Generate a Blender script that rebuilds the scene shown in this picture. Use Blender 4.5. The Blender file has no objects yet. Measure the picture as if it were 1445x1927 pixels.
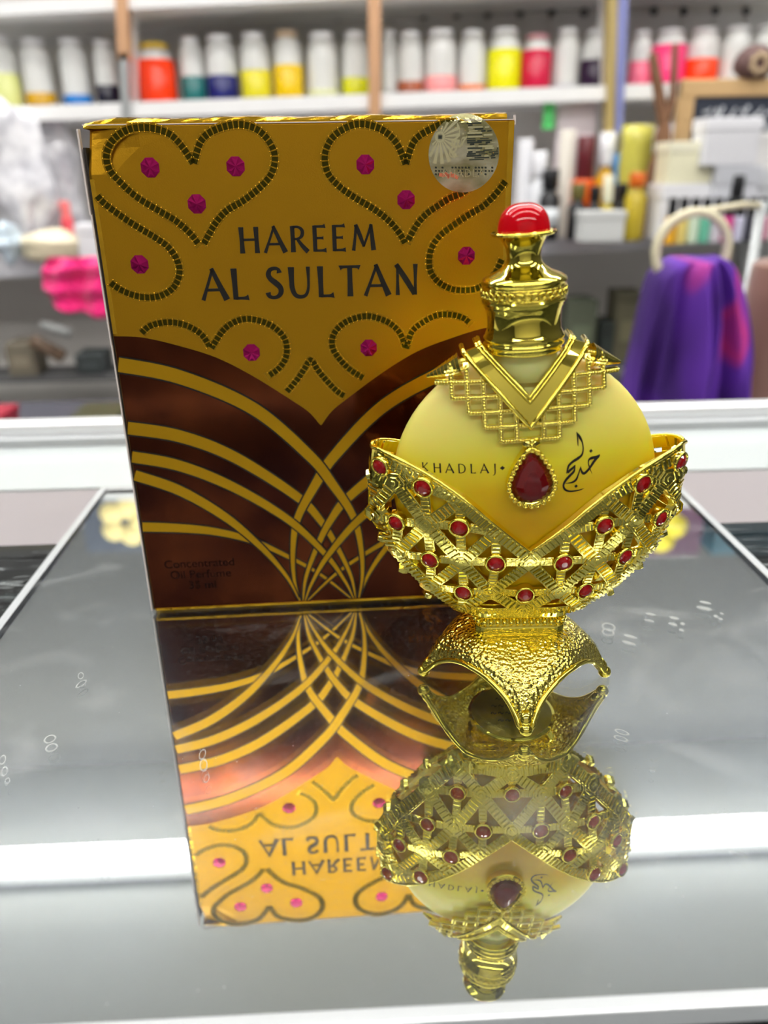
import bpy, bmesh, math, random
from mathutils import Vector, Matrix
random.seed(7)
C = bpy.context.scene.collection
MM = 0.001

# ------------------------------------------------------------------ camera
F_PX = 1490.0; TH = math.radians(23.6); RO = math.radians(.94); PSI = math.radians(2.0369); HC = .122
FW = Vector((math.sin(PSI)*math.cos(TH), math.cos(PSI)*math.cos(TH), -math.sin(TH)))
R0 = Vector((math.cos(PSI), -math.sin(PSI), 0)); U0 = R0.cross(FW)
RT = math.cos(RO)*R0 - math.sin(RO)*U0; UP = math.cos(RO)*U0 + math.sin(RO)*R0
CAM = Vector((0, 0, HC))
def ray(x, y): return FW*F_PX + (x-722.5)*RT - (y-963.5)*UP
def at(x, y, Y):                       # photo measurement -> point in the plane at depth Y (metres)
    r = ray(x, y); return CAM + r*(Y/r.y)
def on_plane(x, y, p0, n):
    r = ray(x, y); return CAM + r*((p0-CAM).dot(n)/r.dot(n))
cd = bpy.data.cameras.new('camera'); co = bpy.data.objects.new('camera', cd); C.objects.link(co)
cd.sensor_fit = 'VERTICAL'; cd.sensor_height = 36; cd.sensor_width = 27; cd.lens = F_PX/1927*36
cd.clip_start = .004; cd.clip_end = 50
cd.dof.use_dof = True; cd.dof.focus_distance = .190; cd.dof.aperture_fstop = 11.5
co.matrix_world = Matrix(((RT.x, UP.x, -FW.x, 0), (RT.y, UP.y, -FW.y, 0), (RT.z, UP.z, -FW.z, HC), (0, 0, 0, 1)))
S = bpy.context.scene; S.camera = co

# ------------------------------------------------------------------ materials
def lin(c):
    return tuple(((v/255)/12.92 if v/255 <= .04045 else ((v/255+.055)/1.055)**2.4) for v in c)+(1,)
MATS = {}
def mat(name, col, rough=.5, metal=0., spec=.5, emit=None, estr=0, trans=0, ior=1.45, coat=0, sss=0, alpha=1, sheen=0):
    if name in MATS: return MATS[name]
    m = bpy.data.materials.new(name); m.use_nodes = True; b = m.node_tree.nodes['Principled BSDF']
    b.inputs['Base Color'].default_value = col if len(col) == 4 else tuple(col)+(1,)
    b.inputs['Roughness'].default_value = rough; b.inputs['Metallic'].default_value = metal
    b.inputs['Specular IOR Level'].default_value = spec; b.inputs['IOR'].default_value = ior
    b.inputs['Transmission Weight'].default_value = trans; b.inputs['Coat Weight'].default_value = coat
    b.inputs['Alpha'].default_value = alpha; b.inputs['Sheen Weight'].default_value = sheen
    if sss: b.inputs['Subsurface Weight'].default_value = sss; b.inputs['Subsurface Scale'].default_value = .01
    if emit: b.inputs['Emission Color'].default_value = emit; b.inputs['Emission Strength'].default_value = estr
    m.diffuse_color = b.inputs['Base Color'].default_value
    MATS[name] = m; return m
def nd(m, typ, **kw):
    n = m.node_tree.nodes.new(typ)
    for k, v in kw.items():
        if k in n.inputs.keys(): n.inputs[k].default_value = v
        else: setattr(n, k, v)
    return n
def ln(m, a, b): m.node_tree.links.new(a, b)
def bsdf(m): return m.node_tree.nodes['Principled BSDF']
def add_bump(m, tex, strength, dist, out='Fac'):
    b = nd(m, 'ShaderNodeBump', Strength=strength, Distance=dist)
    ln(m, tex.outputs[out], b.inputs['Height']); ln(m, b.outputs['Normal'], bsdf(m).inputs['Normal'])
def noise_col(m, scale, c1, c2, detail=3, coord='Object', lo=.35, hi=.65, vec_scale=None):
    tc = nd(m, 'ShaderNodeTexCoord'); n = nd(m, 'ShaderNodeTexNoise', Scale=scale, Detail=detail)
    src = tc.outputs[coord]
    if vec_scale:
        mp = nd(m, 'ShaderNodeMapping'); mp.inputs['Scale'].default_value = vec_scale; ln(m, src, mp.inputs['Vector']); src = mp.outputs['Vector']
    ln(m, src, n.inputs['Vector'])
    r = nd(m, 'ShaderNodeValToRGB'); r.color_ramp.elements[0].position = lo; r.color_ramp.elements[1].position = hi
    r.color_ramp.elements[0].color = c1; r.color_ramp.elements[1].color = c2
    ln(m, n.outputs['Fac'], r.inputs['Fac']); ln(m, r.outputs['Color'], bsdf(m).inputs['Base Color']); return n

GOLD = mat('polished_gold', (.95, .79, .12, 1), .06, 1)
GOLD_RIB = mat('cast_gold', (.95, .82, .18, 1), .11, 1)
g = nd(GOLD_RIB, 'ShaderNodeTexNoise', Scale=900.0, Detail=2.0); tcg = nd(GOLD_RIB, 'ShaderNodeTexCoord'); ln(GOLD_RIB, tcg.outputs['Object'], g.inputs['Vector']); add_bump(GOLD_RIB, g, .10, .0003)
GOLD_HAM = mat('hammered_gold', (.93, .78, .16, 1), .10, 1)
tch = nd(GOLD_HAM, 'ShaderNodeTexCoord')
v = nd(GOLD_HAM, 'ShaderNodeTexVoronoi', Scale=1050.0); v.feature = 'SMOOTH_F1'; v.inputs['Smoothness'].default_value = .25
ln(GOLD_HAM, tch.outputs['Object'], v.inputs['Vector'])
bmp = nd(GOLD_HAM, 'ShaderNodeBump', Strength=.9, Distance=.0005); bmp.invert = True
ln(GOLD_HAM, v.outputs['Distance'], bmp.inputs['Height']); ln(GOLD_HAM, bmp.outputs['Normal'], bsdf(GOLD_HAM).inputs['Normal'])
RUBY = mat('ruby_glass', (.34, .002, .004, 1), .04, 0, .9, trans=.25, ior=1.5)
RUBY_DARK = mat('dark_ruby_glass', (.13, .0006, .002, 1), .03, 0, 1., trans=.2, ior=1.5)
CABO = mat('red_enamel', (.46, .001, .006, 1), .03, 0, .45)
INK = mat('black_ink', (.006, .005, .004, 1), .35)

# frosted bottle glass that holds yellow oil up to a level, paler above it
GLASS = mat('frosted_glass', (.6, .5, .05, 1), .32, 0, .35, sss=.35)
tc = nd(GLASS, 'ShaderNodeTexCoord'); sx = nd(GLASS, 'ShaderNodeSeparateXYZ'); ln(GLASS, tc.outputs['Object'], sx.inputs[0])
nz = nd(GLASS, 'ShaderNodeTexNoise', Scale=60.0, Detail=1.0); ln(GLASS, tc.outputs['Object'], nz.inputs['Vector'])
ml = nd(GLASS, 'ShaderNodeMath', operation='MULTIPLY_ADD'); ml.inputs[1].default_value = .006
ln(GLASS, nz.outputs['Fac'], ml.inputs[0]); ln(GLASS, sx.outputs['Z'], ml.inputs[2])
mr = nd(GLASS, 'ShaderNodeMapRange'); mr.inputs['From Min'].default_value = .050; mr.inputs['From Max'].default_value = .088
ln(GLASS, ml.outputs[0], mr.inputs['Value'])
rp = nd(GLASS, 'ShaderNodeValToRGB'); E = rp.color_ramp.elements
E[0].position = 0; E[0].color = lin((192, 148, 2)); E[1].position = 1; E[1].color = lin((232, 222, 148))
for p, c in ((.26, (202, 166, 5)), (.42, (214, 198, 44)), (.60, (222, 212, 104))):
    e = E.new(p); e.color = lin(c)
ln(GLASS, mr.outputs['Result'], rp.inputs['Fac']); ln(GLASS, rp.outputs['Color'], bsdf(GLASS).inputs['Base Color'])

# carton
FOIL = mat('matt_gold_foil', (.52, .27, .014, 1), .33, 1)
fn = nd(FOIL, 'ShaderNodeTexNoise', Scale=2600.0, Detail=2.0); tcf = nd(FOIL, 'ShaderNodeTexCoord'); ln(FOIL, tcf.outputs['Object'], fn.inputs['Vector']); add_bump(FOIL, fn, .18, .0002)
FOIL_SHINY = mat('shiny_gold_foil', (.80, .46, .03, 1), .14, 1)
fs = nd(FOIL_SHINY, 'ShaderNodeTexNoise', Scale=160.0, Detail=3.0); tcs = nd(FOIL_SHINY, 'ShaderNodeTexCoord'); ln(FOIL_SHINY, tcs.outputs['Object'], fs.inputs['Vector']); add_bump(FOIL_SHINY, fs, .14, .002)
BAND = mat('gold_band_print', (.62, .34, .015, 1), .36, 1)
BROWN = mat('brown_foil_print', (.10, .022, .008, 1), .12, .9, .6)
bn = noise_col(BROWN, 38.0, (.026, .005, .003, 1), (.12, .028, .008, 1)); 
OUTL = mat('black_outline_print', (.006, .004, .003, 1), .3)
CHAIN = mat('olive_chain_print', (.060, .050, .004, 1), .25, .9)
CHAIN_LT = mat('embossed_chain', (.48, .26, .016, 1), .22, 1)
MAG = mat('magenta_foil', (.36, .006, .10, 1), .18, .85)
DARKTXT = mat('dark_brown_ink', (.004, .002, .002, 1), .7, 0, .1)
PAPER = mat('card_edge', (.70, .62, .58, 1), .8)

# mirror
SILV = mat('mirror_silver', (.86, .88, .87, 1), .012, 1)
MG = bpy.data.materials.new('dusty_mirror_glass'); MG.use_nodes = True; t = MG.node_tree
t.nodes.remove(t.nodes['Principled BSDF']); out = t.nodes['Material Output']
gl = nd(MG, 'ShaderNodeBsdfGlass', IOR=1.5, Roughness=0.0); gl.inputs['Color'].default_value = (.985, .995, .99, 1)
haze = nd(MG, 'ShaderNodeBsdfGlossy', Roughness=.27); haze.inputs['Color'].default_value = (.66, .78, 1, 1)
df = nd(MG, 'ShaderNodeBsdfDiffuse'); df.inputs['Color'].default_value = (.72, .74, .74, 1)
tc = nd(MG, 'ShaderNodeTexCoord')
geo = nd(MG, 'ShaderNodeNewGeometry'); sn = nd(MG, 'ShaderNodeSeparateXYZ'); ln(MG, geo.outputs['True Normal'], sn.inputs[0])
up = nd(MG, 'ShaderNodeMath', operation='GREATER_THAN'); up.inputs[1].default_value = .9; ln(MG, sn.outputs['Z'], up.inputs[0])
ab = nd(MG, 'ShaderNodeMath', operation='ABSOLUTE'); ln(MG, sn.outputs['Z'], ab.inputs[0])
def smear(scale, lo, hi, amp, det=5, vs=(1, 1, 1), dist=0.):
    mp = nd(MG, 'ShaderNodeMapping'); mp.inputs['Scale'].default_value = vs; ln(MG, tc.outputs['Object'], mp.inputs['Vector'])
    n = nd(MG, 'ShaderNodeTexNoise', Scale=scale, Detail=float(det), Distortion=dist); ln(MG, mp.outputs[0], n.inputs['Vector'])
    r = nd(MG, 'ShaderNodeMapRange'); r.inputs['From Min'].default_value = lo; r.inputs['From Max'].default_value = hi; r.inputs['To Max'].default_value = amp
    ln(MG, n.outputs['Fac'], r.inputs['Value']); return r.outputs['Result']
def madd(a, b, op='ADD'):
    n = nd(MG, 'ShaderNodeMath', operation=op); ln(MG, a, n.inputs[0])
    if isinstance(b, (int, float)): n.inputs[1].default_value = b
    else: ln(MG, b, n.inputs[1])
    return n.outputs[0]
vor = nd(MG, 'ShaderNodeTexVoronoi', Scale=520.0); ln(MG, tc.outputs['Object'], vor.inputs['Vector'])
spk = nd(MG, 'ShaderNodeMapRange'); spk.inputs['From Min'].default_value = .12; spk.inputs['From Max'].default_value = .05; spk.inputs['To Max'].default_value = .5; ln(MG, vor.outputs['Distance'], spk.inputs['Value'])
spn = smear(260, .56, .66, 1.)
sp = madd(spk.outputs['Result'], spn, 'MULTIPLY')
dustf = madd(madd(smear(26, .56, .82, .16, 6, (1, 1.6, 1), 1.2), smear(900, .52, .8, .05), 'ADD'), sp, 'ADD')
dustf = madd(dustf, .002, 'ADD'); dustf = madd(dustf, up.outputs[0], 'MULTIPLY')
hz = madd(madd(smear(14, .3, .8, .03), .016, 'ADD'), up.outputs[0], 'MULTIPLY')
m1 = nd(MG, 'ShaderNodeMixShader'); ln(MG, hz, m1.inputs[0]); ln(MG, gl.outputs[0], m1.inputs[1]); ln(MG, haze.outputs[0], m1.inputs[2])
m2 = nd(MG, 'ShaderNodeMixShader'); ln(MG, dustf, m2.inputs[0]); ln(MG, m1.outputs[0], m2.inputs[1]); ln(MG, df.outputs[0], m2.inputs[2])
ln(MG, m2.outputs[0], out.inputs[0])
SMUDGE = bpy.data.materials.new('smudge'); SMUDGE.use_nodes = True; t = SMUDGE.node_tree
trn = nd(SMUDGE, 'ShaderNodeBsdfTransparent'); mx = nd(SMUDGE, 'ShaderNodeMixShader', Fac=.30)
b = t.nodes['Principled BSDF']; b.inputs['Base Color'].default_value = (.75, .78, .74, 1); b.inputs['Roughness'].default_value = .4
ln(SMUDGE, trn.outputs[0], mx.inputs[1]); ln(SMUDGE, b.outputs[0], mx.inputs[2]); ln(SMUDGE, mx.outputs[0], t.nodes['Material Output'].inputs[0])

# ------------------------------------------------------------------ mesh helpers
class MB:
    def __init__(s): s.v = []; s.f = []; s.m = []; s.sm = []
    def add(s, vs, fs, mi=0, smooth=False):
        o = len(s.v); s.v += [tuple(p) for p in vs]
        for f in fs: s.f.append(tuple(i+o for i in f)); s.m.append(mi); s.sm.append(smooth)
    def box(s, x0, x1, y0, y1, z0, z1, mi=0):
        vs = [(x, y, z) for x in (x0, x1) for y in (y0, y1) for z in (z0, z1)]
        s.add(vs, [(0, 1, 3, 2), (4, 6, 7, 5), (0, 4, 5, 1), (2, 3, 7, 6), (0, 2, 6, 4), (1, 5, 7, 3)], mi)
    def lathe(s, prof, n=48, c=(0, 0, 0), mi=0, sx=1., sy=1., smooth=True):
        vs = []; fs = []
        for r, z in prof:
            for k in range(n):
                a = 2*math.pi*k/n; vs.append((c[0]+r*sx*math.cos(a), c[1]+r*sy*math.sin(a), c[2]+z))
        for i in range(len(prof)-1):
            for k in range(n):
                a, b2 = i*n+k, i*n+(k+1) % n; fs.append((a, a+n, b2+n, b2))
        fs.append(tuple(range(n))); fs.append(tuple(reversed(range((len(prof)-1)*n, len(prof)*n))))
        s.add(vs, fs, mi, smooth)
    def sphere(s, c, r, n=10, m=7, mi=0, sc=(1, 1, 1), smooth=True):
        vs = [(c[0], c[1], c[2]+r*sc[2])]; fs = []
        for i in range(1, m):
            t = math.pi*i/m
            for k in range(n):
                a = 2*math.pi*k/n; vs.append((c[0]+r*sc[0]*math.sin(t)*math.cos(a), c[1]+r*sc[1]*math.sin(t)*math.sin(a), c[2]+r*sc[2]*math.cos(t)))
        vs.append((c[0], c[1], c[2]-r*sc[2])); L = len(vs)-1
        for k in range(n): fs.append((0, 1+k, 1+(k+1) % n))
        for i in range(m-2):
            for k in range(n):
                a, b2 = 1+i*n+k, 1+i*n+(k+1) % n; fs.append((a, a+n, b2+n, b2))
        for k in range(n): fs.append((L, 1+(m-2)*n+(k+1) % n, 1+(m-2)*n+k))
        s.add(vs, fs, mi, smooth)
    def tube(s, pts, rad, n=8, closed=False, mi=0, smooth=True, flat=None):
        pts = [Vector(p) for p in pts]; N = len(pts); rs = rad if isinstance(rad, (list, tuple)) else [rad]*N
        vs = []; fs = []; prev = None
        for i, p in enumerate(pts):
            if closed: d = pts[(i+1) % N]-pts[i-1]
            else: d = pts[min(i+1, N-1)]-pts[max(i-1, 0)]
            if d.length < 1e-9: d = Vector((0, 0, 1))
            d.normalize()
            if prev is None:
                a = Vector((0, 0, 1)) if abs(d.z) < .9 else Vector((0, 1, 0)); prev = (a-d*a.dot(d)).normalized()
            else:
                prev = prev-d*prev.dot(d); prev.normalize()
            q = d.cross(prev)
            for k in range(n):
                t = 2*math.pi*k/n; vs.append(p+(prev*math.cos(t)+q*math.sin(t))*rs[i])
        for i in range(N if closed else N-1):
            for k in range(n):
                a, b2 = i*n+k, i*n+(k+1) % n; c2, d2 = ((i+1) % N)*n+k, ((i+1) % N)*n+(k+1) % n
                fs.append((a, b2, d2, c2))
        if not closed: fs.append(tuple(reversed(range(n)))); fs.append(tuple(range((N-1)*n, N*n)))
        s.add(vs, fs, mi, smooth)
    def build(s, name, mats, parent=None, scale=1., mirror_y=False, sub=0, fix=False):
        me = bpy.data.meshes.new(name)
        vs = [(a*scale, b2*scale, c*scale) for a, b2, c in s.v]; fs = list(s.f); m = list(s.m); sm = list(s.sm)
        if mirror_y:
            o = len(vs); vs += [(a, -b2, c) for a, b2, c in vs]; fs += [tuple(i+o for i in reversed(f)) for f in s.f]; m += s.m; sm += s.sm
        me.from_pydata(vs, [], fs)
        for mt in (mats if isinstance(mats, (list, tuple)) else [mats]): me.materials.append(mt)
        me.polygons.foreach_set('material_index', m); me.polygons.foreach_set('use_smooth', sm); me.update()
        if fix:
            bm = bmesh.new(); bm.from_mesh(me); bmesh.ops.recalc_face_normals(bm, faces=bm.faces); bm.to_mesh(me); bm.free()
        o = bpy.data.objects.new(name, me); C.objects.link(o)
        if parent: o.parent = parent
        if sub: md = o.modifiers.new('sub', 'SUBSURF'); md.levels = sub; md.render_levels = sub
        return o
def bevel(o, w, seg=2):
    md = o.modifiers.new('bevel', 'BEVEL'); md.width = w; md.segments = seg; md.limit_method = 'ANGLE'; return o
def tag(o, label=None, cat=None, group=None, kind=None):
    if label: o['label'] = label
    if cat: o['category'] = cat
    if group: o['group'] = group
    if kind: o['kind'] = kind
    return o
def thing(name, label, cat, loc=(0, 0, 0), group=None):
    o = bpy.data.objects.new(name, None); C.objects.link(o); o.location = loc; o.empty_display_size = .02
    return tag(o, label, cat, group)
def dup(root, loc):
    r = root.copy(); C.objects.link(r); r.location = loc
    for ch in list(root.children):
        c = ch.copy(); C.objects.link(c); c.parent = r
        for g2 in ch.children: d = g2.copy(); C.objects.link(d); d.parent = c
    return r
def crom(pts, n=8, closed=False):
    P = [tuple(p) for p in pts]; out = []; N = len(P); D = len(P[0])
    rng = range(N) if closed else range(N-1)
    for i in rng:
        if closed: a, b2, c, d = P[i-1], P[i], P[(i+1) % N], P[(i+2) % N]
        else: a, b2, c, d = P[max(i-1, 0)], P[i], P[i+1], P[min(i+2, N-1)]
        for k in range(n):
            t = k/n
            out.append(tuple(.5*(2*b2[j]+(c[j]-a[j])*t+(2*a[j]-5*b2[j]+4*c[j]-d[j])*t*t+(3*b2[j]-a[j]-3*c[j]+d[j])*t**3) for j in range(D)))
    if not closed: out.append(P[-1])
    return out
def resample(pts, step):
    out = [tuple(pts[0])]; acc = 0.
    for a, b2 in zip(pts, pts[1:]):
        L = math.dist(a, b2)
        if L == 0: continue
        d = step-acc
        while d <= L:
            t = d/L; out.append(tuple(a[j]+(b2[j]-a[j])*t for j in range(len(a)))); d += step
        acc = (acc+L) % step
    return out
# a flat ribbon in (u,w) with per-point width -> (left,right) lists
def ribbon(pts, ws):
    N = len(pts); l = []; r = []
    for i in range(N):
        a = pts[max(i-1, 0)]; b2 = pts[min(i+1, N-1)]; dx, dz = b2[0]-a[0], b2[1]-a[1]; L = math.hypot(dx, dz) or 1
        nx, nz2 = -dz/L, dx/L; w = (ws[i] if isinstance(ws, (list, tuple)) else ws)/2
        l.append((pts[i][0]+nx*w, pts[i][1]+nz2*w)); r.append((pts[i][0]-nx*w, pts[i][1]-nz2*w))
    return l, r
# lay a ribbon on a surface: fn(u, w, h) -> 3D; h0 back, h1 front
def lay_ribbon(mb, pts, ws, fn, h1, h0=None, mi=0):
    l, r = ribbon(pts, ws); N = len(pts)
    if h0 is None:
        vs = [fn(p[0], p[1], h1) for p in l]+[fn(p[0], p[1], h1) for p in r]
        mb.add(vs, [(i, N+i, N+i+1, i+1) for i in range(N-1)], mi); return
    vs = [fn(p[0], p[1], h1) for p in l]+[fn(p[0], p[1], h1) for p in r]+[fn(p[0], p[1], h0) for p in l]+[fn(p[0], p[1], h0) for p in r]
    fs = []
    for i in range(N-1):
        fs += [(i, N+i, N+i+1, i+1), (i, i+1, 2*N+i+1, 2*N+i), (N+i+1, N+i, 3*N+i, 3*N+i+1), (2*N+i, 2*N+i+1, 3*N+i+1, 3*N+i)]
    fs += [(0, 2*N, 3*N, N), (N-1, 2*N-1, 4*N-1, 3*N-1)]
    mb.add(vs, fs, mi)

# ------------------------------------------------------------------ hand drawn capitals (unit cap height), strokes of (x, y, width)
T_, K_ = .085, .15
GL = {
 'H': (.82, [[(.12, 0, .18), (.12, .5, K_), (.12, 1, .18)], [(.70, 0, .18), (.70, .5, K_), (.70, 1, .18)], [(.12, .52, T_), (.70, .52, T_)]]),
 'A': (.84, [[(.02, 0, .12), (.22, .5, T_), (.42, 1, T_)], [(.38, 1.02, .12), (.62, .45, K_), (.82, 0, .19)], [(.18, .33, T_), (.62, .33, T_)]]),
 'R': (.70, [[(.12, 0, .18), (.12, .5, K_), (.12, 1, .16)], [(.10, .96, T_), (.34, .96, T_), (.48, .86, .12), (.51, .74, .13), (.47, .61, .12), (.34, .52, T_), (.12, .50, T_)], [(.30, .50, .10), (.48, .24, .14), (.70, 0, .17)]]),
 'E': (.60, [[(.12, 0, K_), (.12, 1, K_)], [(.1, .96, T_), (.42, .96, .09), (.54, .98, .16)], [(.1, .52, T_), (.38, .52, .08), (.46, .52, .14)], [(.1, .04, T_), (.42, .04, .09), (.56, .05, .17)]]),
 'M': (1.0, [[(.10, 0, .13), (.17, .5, .10), (.22, 1, .10)], [(.20, 1, .14), (.36, .6, .15), (.52, .15, .10)], [(.50, .15, .08), (.68, .6, T_), (.82, 1, .10)], [(.80, 1, .12), (.85, .5, K_), (.90, 0, .18)]]),
 'L': (.60, [[(.12, 0, K_), (.12, .5, K_), (.12, 1, .18)], [(.1, .04, T_), (.42, .04, .09), (.56, .06, .18)]]),
 'S': (.62, [[(.50, .82, .16), (.47, .93, .10), (.36, .97, .10), (.20, .93, .12), (.13, .78, .15), (.20, .63, .15), (.36, .50, .17), (.50, .36, .16), (.52, .20, .15), (.42, .07, .12), (.26, .03, .10), (.12, .08, .12), (.08, .20, .16)]]),
 'U': (.82, [[(.12, 1, .19), (.12, .6, K_), (.13, .32, .15), (.22, .10, .13), (.40, .03, .11), (.58, .09, .10), (.67, .30, T_), (.69, .6, T_), (.69, 1, .12)]]),
 'T': (.70, [[(.36, 0, .18), (.36, .5, K_), (.36, .96, K_)], [(.02, .93, .16), (.14, .96, T_), (.58, .96, T_), (.70, .93, .16)]]),
 'N': (.88, [[(.13, 0, .12), (.13, .5, T_), (.13, 1, T_)], [(.08, 1.0, .14), (.42, .5, .17), (.72, .02, .15)], [(.74, 0, .11), (.74, .5, T_), (.74, 1, .14)]]),
 'K': (.74, [[(.12, 0, .16), (.12, .5, .12), (.12, 1, .16)], [(.60, 1, .12), (.36, .72, T_), (.14, .50, T_)], [(.22, .56, .10), (.44, .28, .13), (.70, 0, .15)]]),
 'D': (.82, [[(.12, 0, .13), (.12, 1, .13)], [(.1, .96, T_), (.36, .96, T_), (.58, .86, .10), (.70, .66, .13), (.71, .42, .13), (.62, .18, .11), (.40, .05, T_), (.1, .04, T_)]]),
 'J': (.40, [[(.24, 1, .17), (.24, .5, .13), (.24, .1, .12), (.20, -.10, .10), (.10, -.20, .07), (.0, -.22, .05)]]),
}
def letters(mb, text, x0, x1, z0, z1, h, fn, depth, back, mi=0, gap=.10, slope=0., k=1.):
    adv = [GL[c][0]+gap if c != ' ' else .38 for c in text]; tot = sum(adv)-gap; W = (x1-x0)/tot; x = x0
    for c, a in zip(text, adv):
        if c != ' ':
            for st in GL[c][1]:
                st2 = crom(st, 5) if len(st) > 2 else st
                pts = [(x+p[0]*W, z0+(z1-z0)*(x-x0+p[0]*W)/(x1-x0)+p[1]*h) for p in st2]
                lay_ribbon(mb, pts, [p[2]*h*k for p in st2], fn, depth, back, mi)
        x += a*W
# ================================================================== MIRROR TILE AND COUNTER
def gz(x, y, z=0.):
    r = ray(x, y); return CAM + r*((z-HC)/r.z)
MX0, MX1, MY0, MY1, MT = -.1050, .1296, .0835, .3110, .0030
mt = thing('mirror_tile', 'square dusty mirror lying on the counter under the perfume bottle and its gold box', 'mirror', ((MX0+MX1)/2, (MY0+MY1)/2, -MT-.0006))
def loc(mb, o): return o
def slab(name, m, x0, x1, y0, y1, z0, z1, parent=None, org=(0, 0, 0), bev=0):
    mb = MB(); mb.box(x0-org[0], x1-org[0], y0-org[1], y1-org[1], z0-org[2], z1-org[2]); o = mb.build(name, m, parent)
    if bev: bevel(o, bev, 3)
    return o
mo = tuple(mt.location)
slab('glass_sheet', MG, MX0, MX1, MY0, MY1, -MT, 0, mt, mo)
slab('silver_backing', SILV, MX0+.0001, MX1-.0001, MY0+.0001, MY1-.0001, -MT-.0005, -MT-.00005, mt, mo)
EDGE = mat('polished_edge', (.48, .50, .51, 1), .22, 0, .8, coat=.6)
w = .0028; mb = MB()
for a in ((MX0-w, MX0, MY0-w, MY1+w), (MX1, MX1+w, MY0-w, MY1+w), (MX0, MX1, MY0-w, MY0), (MX0, MX1, MY1, MY1+w)):
    mb.box(a[0]-mo[0], a[1]-mo[0], a[2]-mo[1], a[3]-mo[1], -.0006, MT+.0006+.0002)
bevel(mb.build('edge_trim', EDGE, mt), .0004)

ALU = mat('brushed_aluminium', (.80, .81, .82, 1), .30, .55, .6)
STRIP = mat('strip_white', (.50, .54, .54, 1), .22, 0, .6, coat=.4)
DARK_IN = mat('dark_lining', (.035, .040, .050, 1), .8)
noise_col(DARK_IN, 9.0, (.02, .025, .035, 1), (.12, .12, .12, 1))
CG = bpy.data.materials.new('counter_glass'); CG.use_nodes = True; t = CG.node_tree; t.nodes.remove(t.nodes['Principled BSDF'])
tr = nd(CG, 'ShaderNodeBsdfTransparent'); tr.inputs[0].default_value = (.75, .80, .80, 1); gs = nd(CG, 'ShaderNodeBsdfGlossy', Roughness=.03)
lw = nd(CG, 'ShaderNodeFresnel', IOR=1.75); mx = nd(CG, 'ShaderNodeMixShader'); ln(CG, lw.outputs[0], mx.inputs[0]); ln(CG, tr.outputs[0], mx.inputs[1]); ln(CG, gs.outputs[0], mx.inputs[2])
tcc = nd(CG, 'ShaderNodeTexCoord'); mpc = nd(CG, 'ShaderNodeMapping'); mpc.inputs['Scale'].default_value = (60, 420, 1); mpc.inputs['Rotation'].default_value = (0, 0, .6); ln(CG, tcc.outputs['Object'], mpc.inputs[0])
sc = nd(CG, 'ShaderNodeTexNoise', Scale=1.0, Detail=6.0, Distortion=1.5); ln(CG, mpc.outputs[0], sc.inputs['Vector'])
scr = nd(CG, 'ShaderNodeMapRange'); scr.inputs['From Min'].default_value = .58; scr.inputs['From Max'].default_value = .75; scr.inputs['To Max'].default_value = .35; ln(CG, sc.outputs['Fac'], scr.inputs['Value'])
sd = nd(CG, 'ShaderNodeBsdfDiffuse'); sd.inputs[0].default_value = (.7, .75, .75, 1); mx2 = nd(CG, 'ShaderNodeMixShader')
ln(CG, scr.outputs['Result'], mx2.inputs[0]); ln(CG, mx.outputs[0], mx2.inputs[1]); ln(CG, sd.outputs[0], mx2.inputs[2]); ln(CG, mx2.outputs[0], t.nodes['Material Output'].inputs[0])
CT = -MT-.0012                                   # top of the counter glass
FLOOR = -1.0
ct = thing('display_counter', 'glass-topped shop display counter with a white rail along its back edge', 'counter', (0, .19, FLOOR))
cor = tuple(ct.location)
slab('glass_top', CG, -1.4, 1.4, -.02, .386, CT-.005, CT, ct, cor)
slab('pale_strip', STRIP, -1.4, 1.4, .322, .386, CT-.0005, CT+.0012, ct, cor)  # pale glossy strip along the counter behind the mirror
slab('grey_strip', mat('pinkish_grey', (.27, .245, .25, 1), .35), -1.4, 1.4, .268, .322, CT-.0045, CT+.0002, ct, cor)  # plain pinkish-grey strip across the counter glass
slab('back_rail', ALU, -1.4, 1.4, .3855, .397, CT-.02, .0075, ct, cor, .003)
slab('rail_foot', mat('grey_rubber', (.42, .44, .45, 1), .5), -1.4, 1.4, .3790, .3855, CT, .0010, ct, cor, .0005)
slab('front_rail', ALU, -1.4, 1.4, -.03, -.02, CT-.02, .002, ct, cor, .002)
slab('interior_shelf', DARK_IN, -1.39, 1.39, -.018, .384, -.085, -.080, ct, cor)
slab('front_panel', mat('counter_white', (.6, .6, .6, 1), .4), -1.4, 1.4, -.03, -.018, FLOOR, CT-.02, ct, cor)
slab('back_panel', mat('counter_white', (.6, .6, .6, 1), .4), -1.4, 1.4, .386, .397, FLOOR, CT-.02, ct, cor)
def packet(px, py, w, d, h, col, label, disc=None):
    p = gz(px, py, -.080+h); mb = MB(); mb.box(-w/2, w/2, -d/2, d/2, 0, h)
    t = thing('packet', label, 'packet', (p.x, p.y, -.0799)); bevel(mb.build('carton', mat('pk_'+str(col), lin(col), .35), t), .001)
    if disc:
        m2 = MB(); m2.lathe([(w*.3, 0), (w*.3, .0006)], 24, (0, 0, h), 0, 1, .8); m2.build('round_emblem', mat('pk_'+str(disc), lin(disc), .4), t)
packet(75, 1035, .05, .05, .012, (150, 148, 40), 'olive yellow packet under the counter glass left of the mirror', (205, 196, 90))
packet(12, 1025, .035, .05, .012, (190, 180, 60), 'yellow packet under the counter glass at the left edge')
packet(15, 1120, .05, .04, .010, (40, 46, 58), 'dark slate packet under the counter glass below the yellow ones')
packet(1400, 1000, .06, .05, .015, (70, 24, 60), 'dark purple packet under the counter glass right of the mirror', (150, 140, 30))
packet(1440, 1060, .04, .04, .010, (30, 30, 44), 'navy packet under the counter glass at the right edge')

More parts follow.
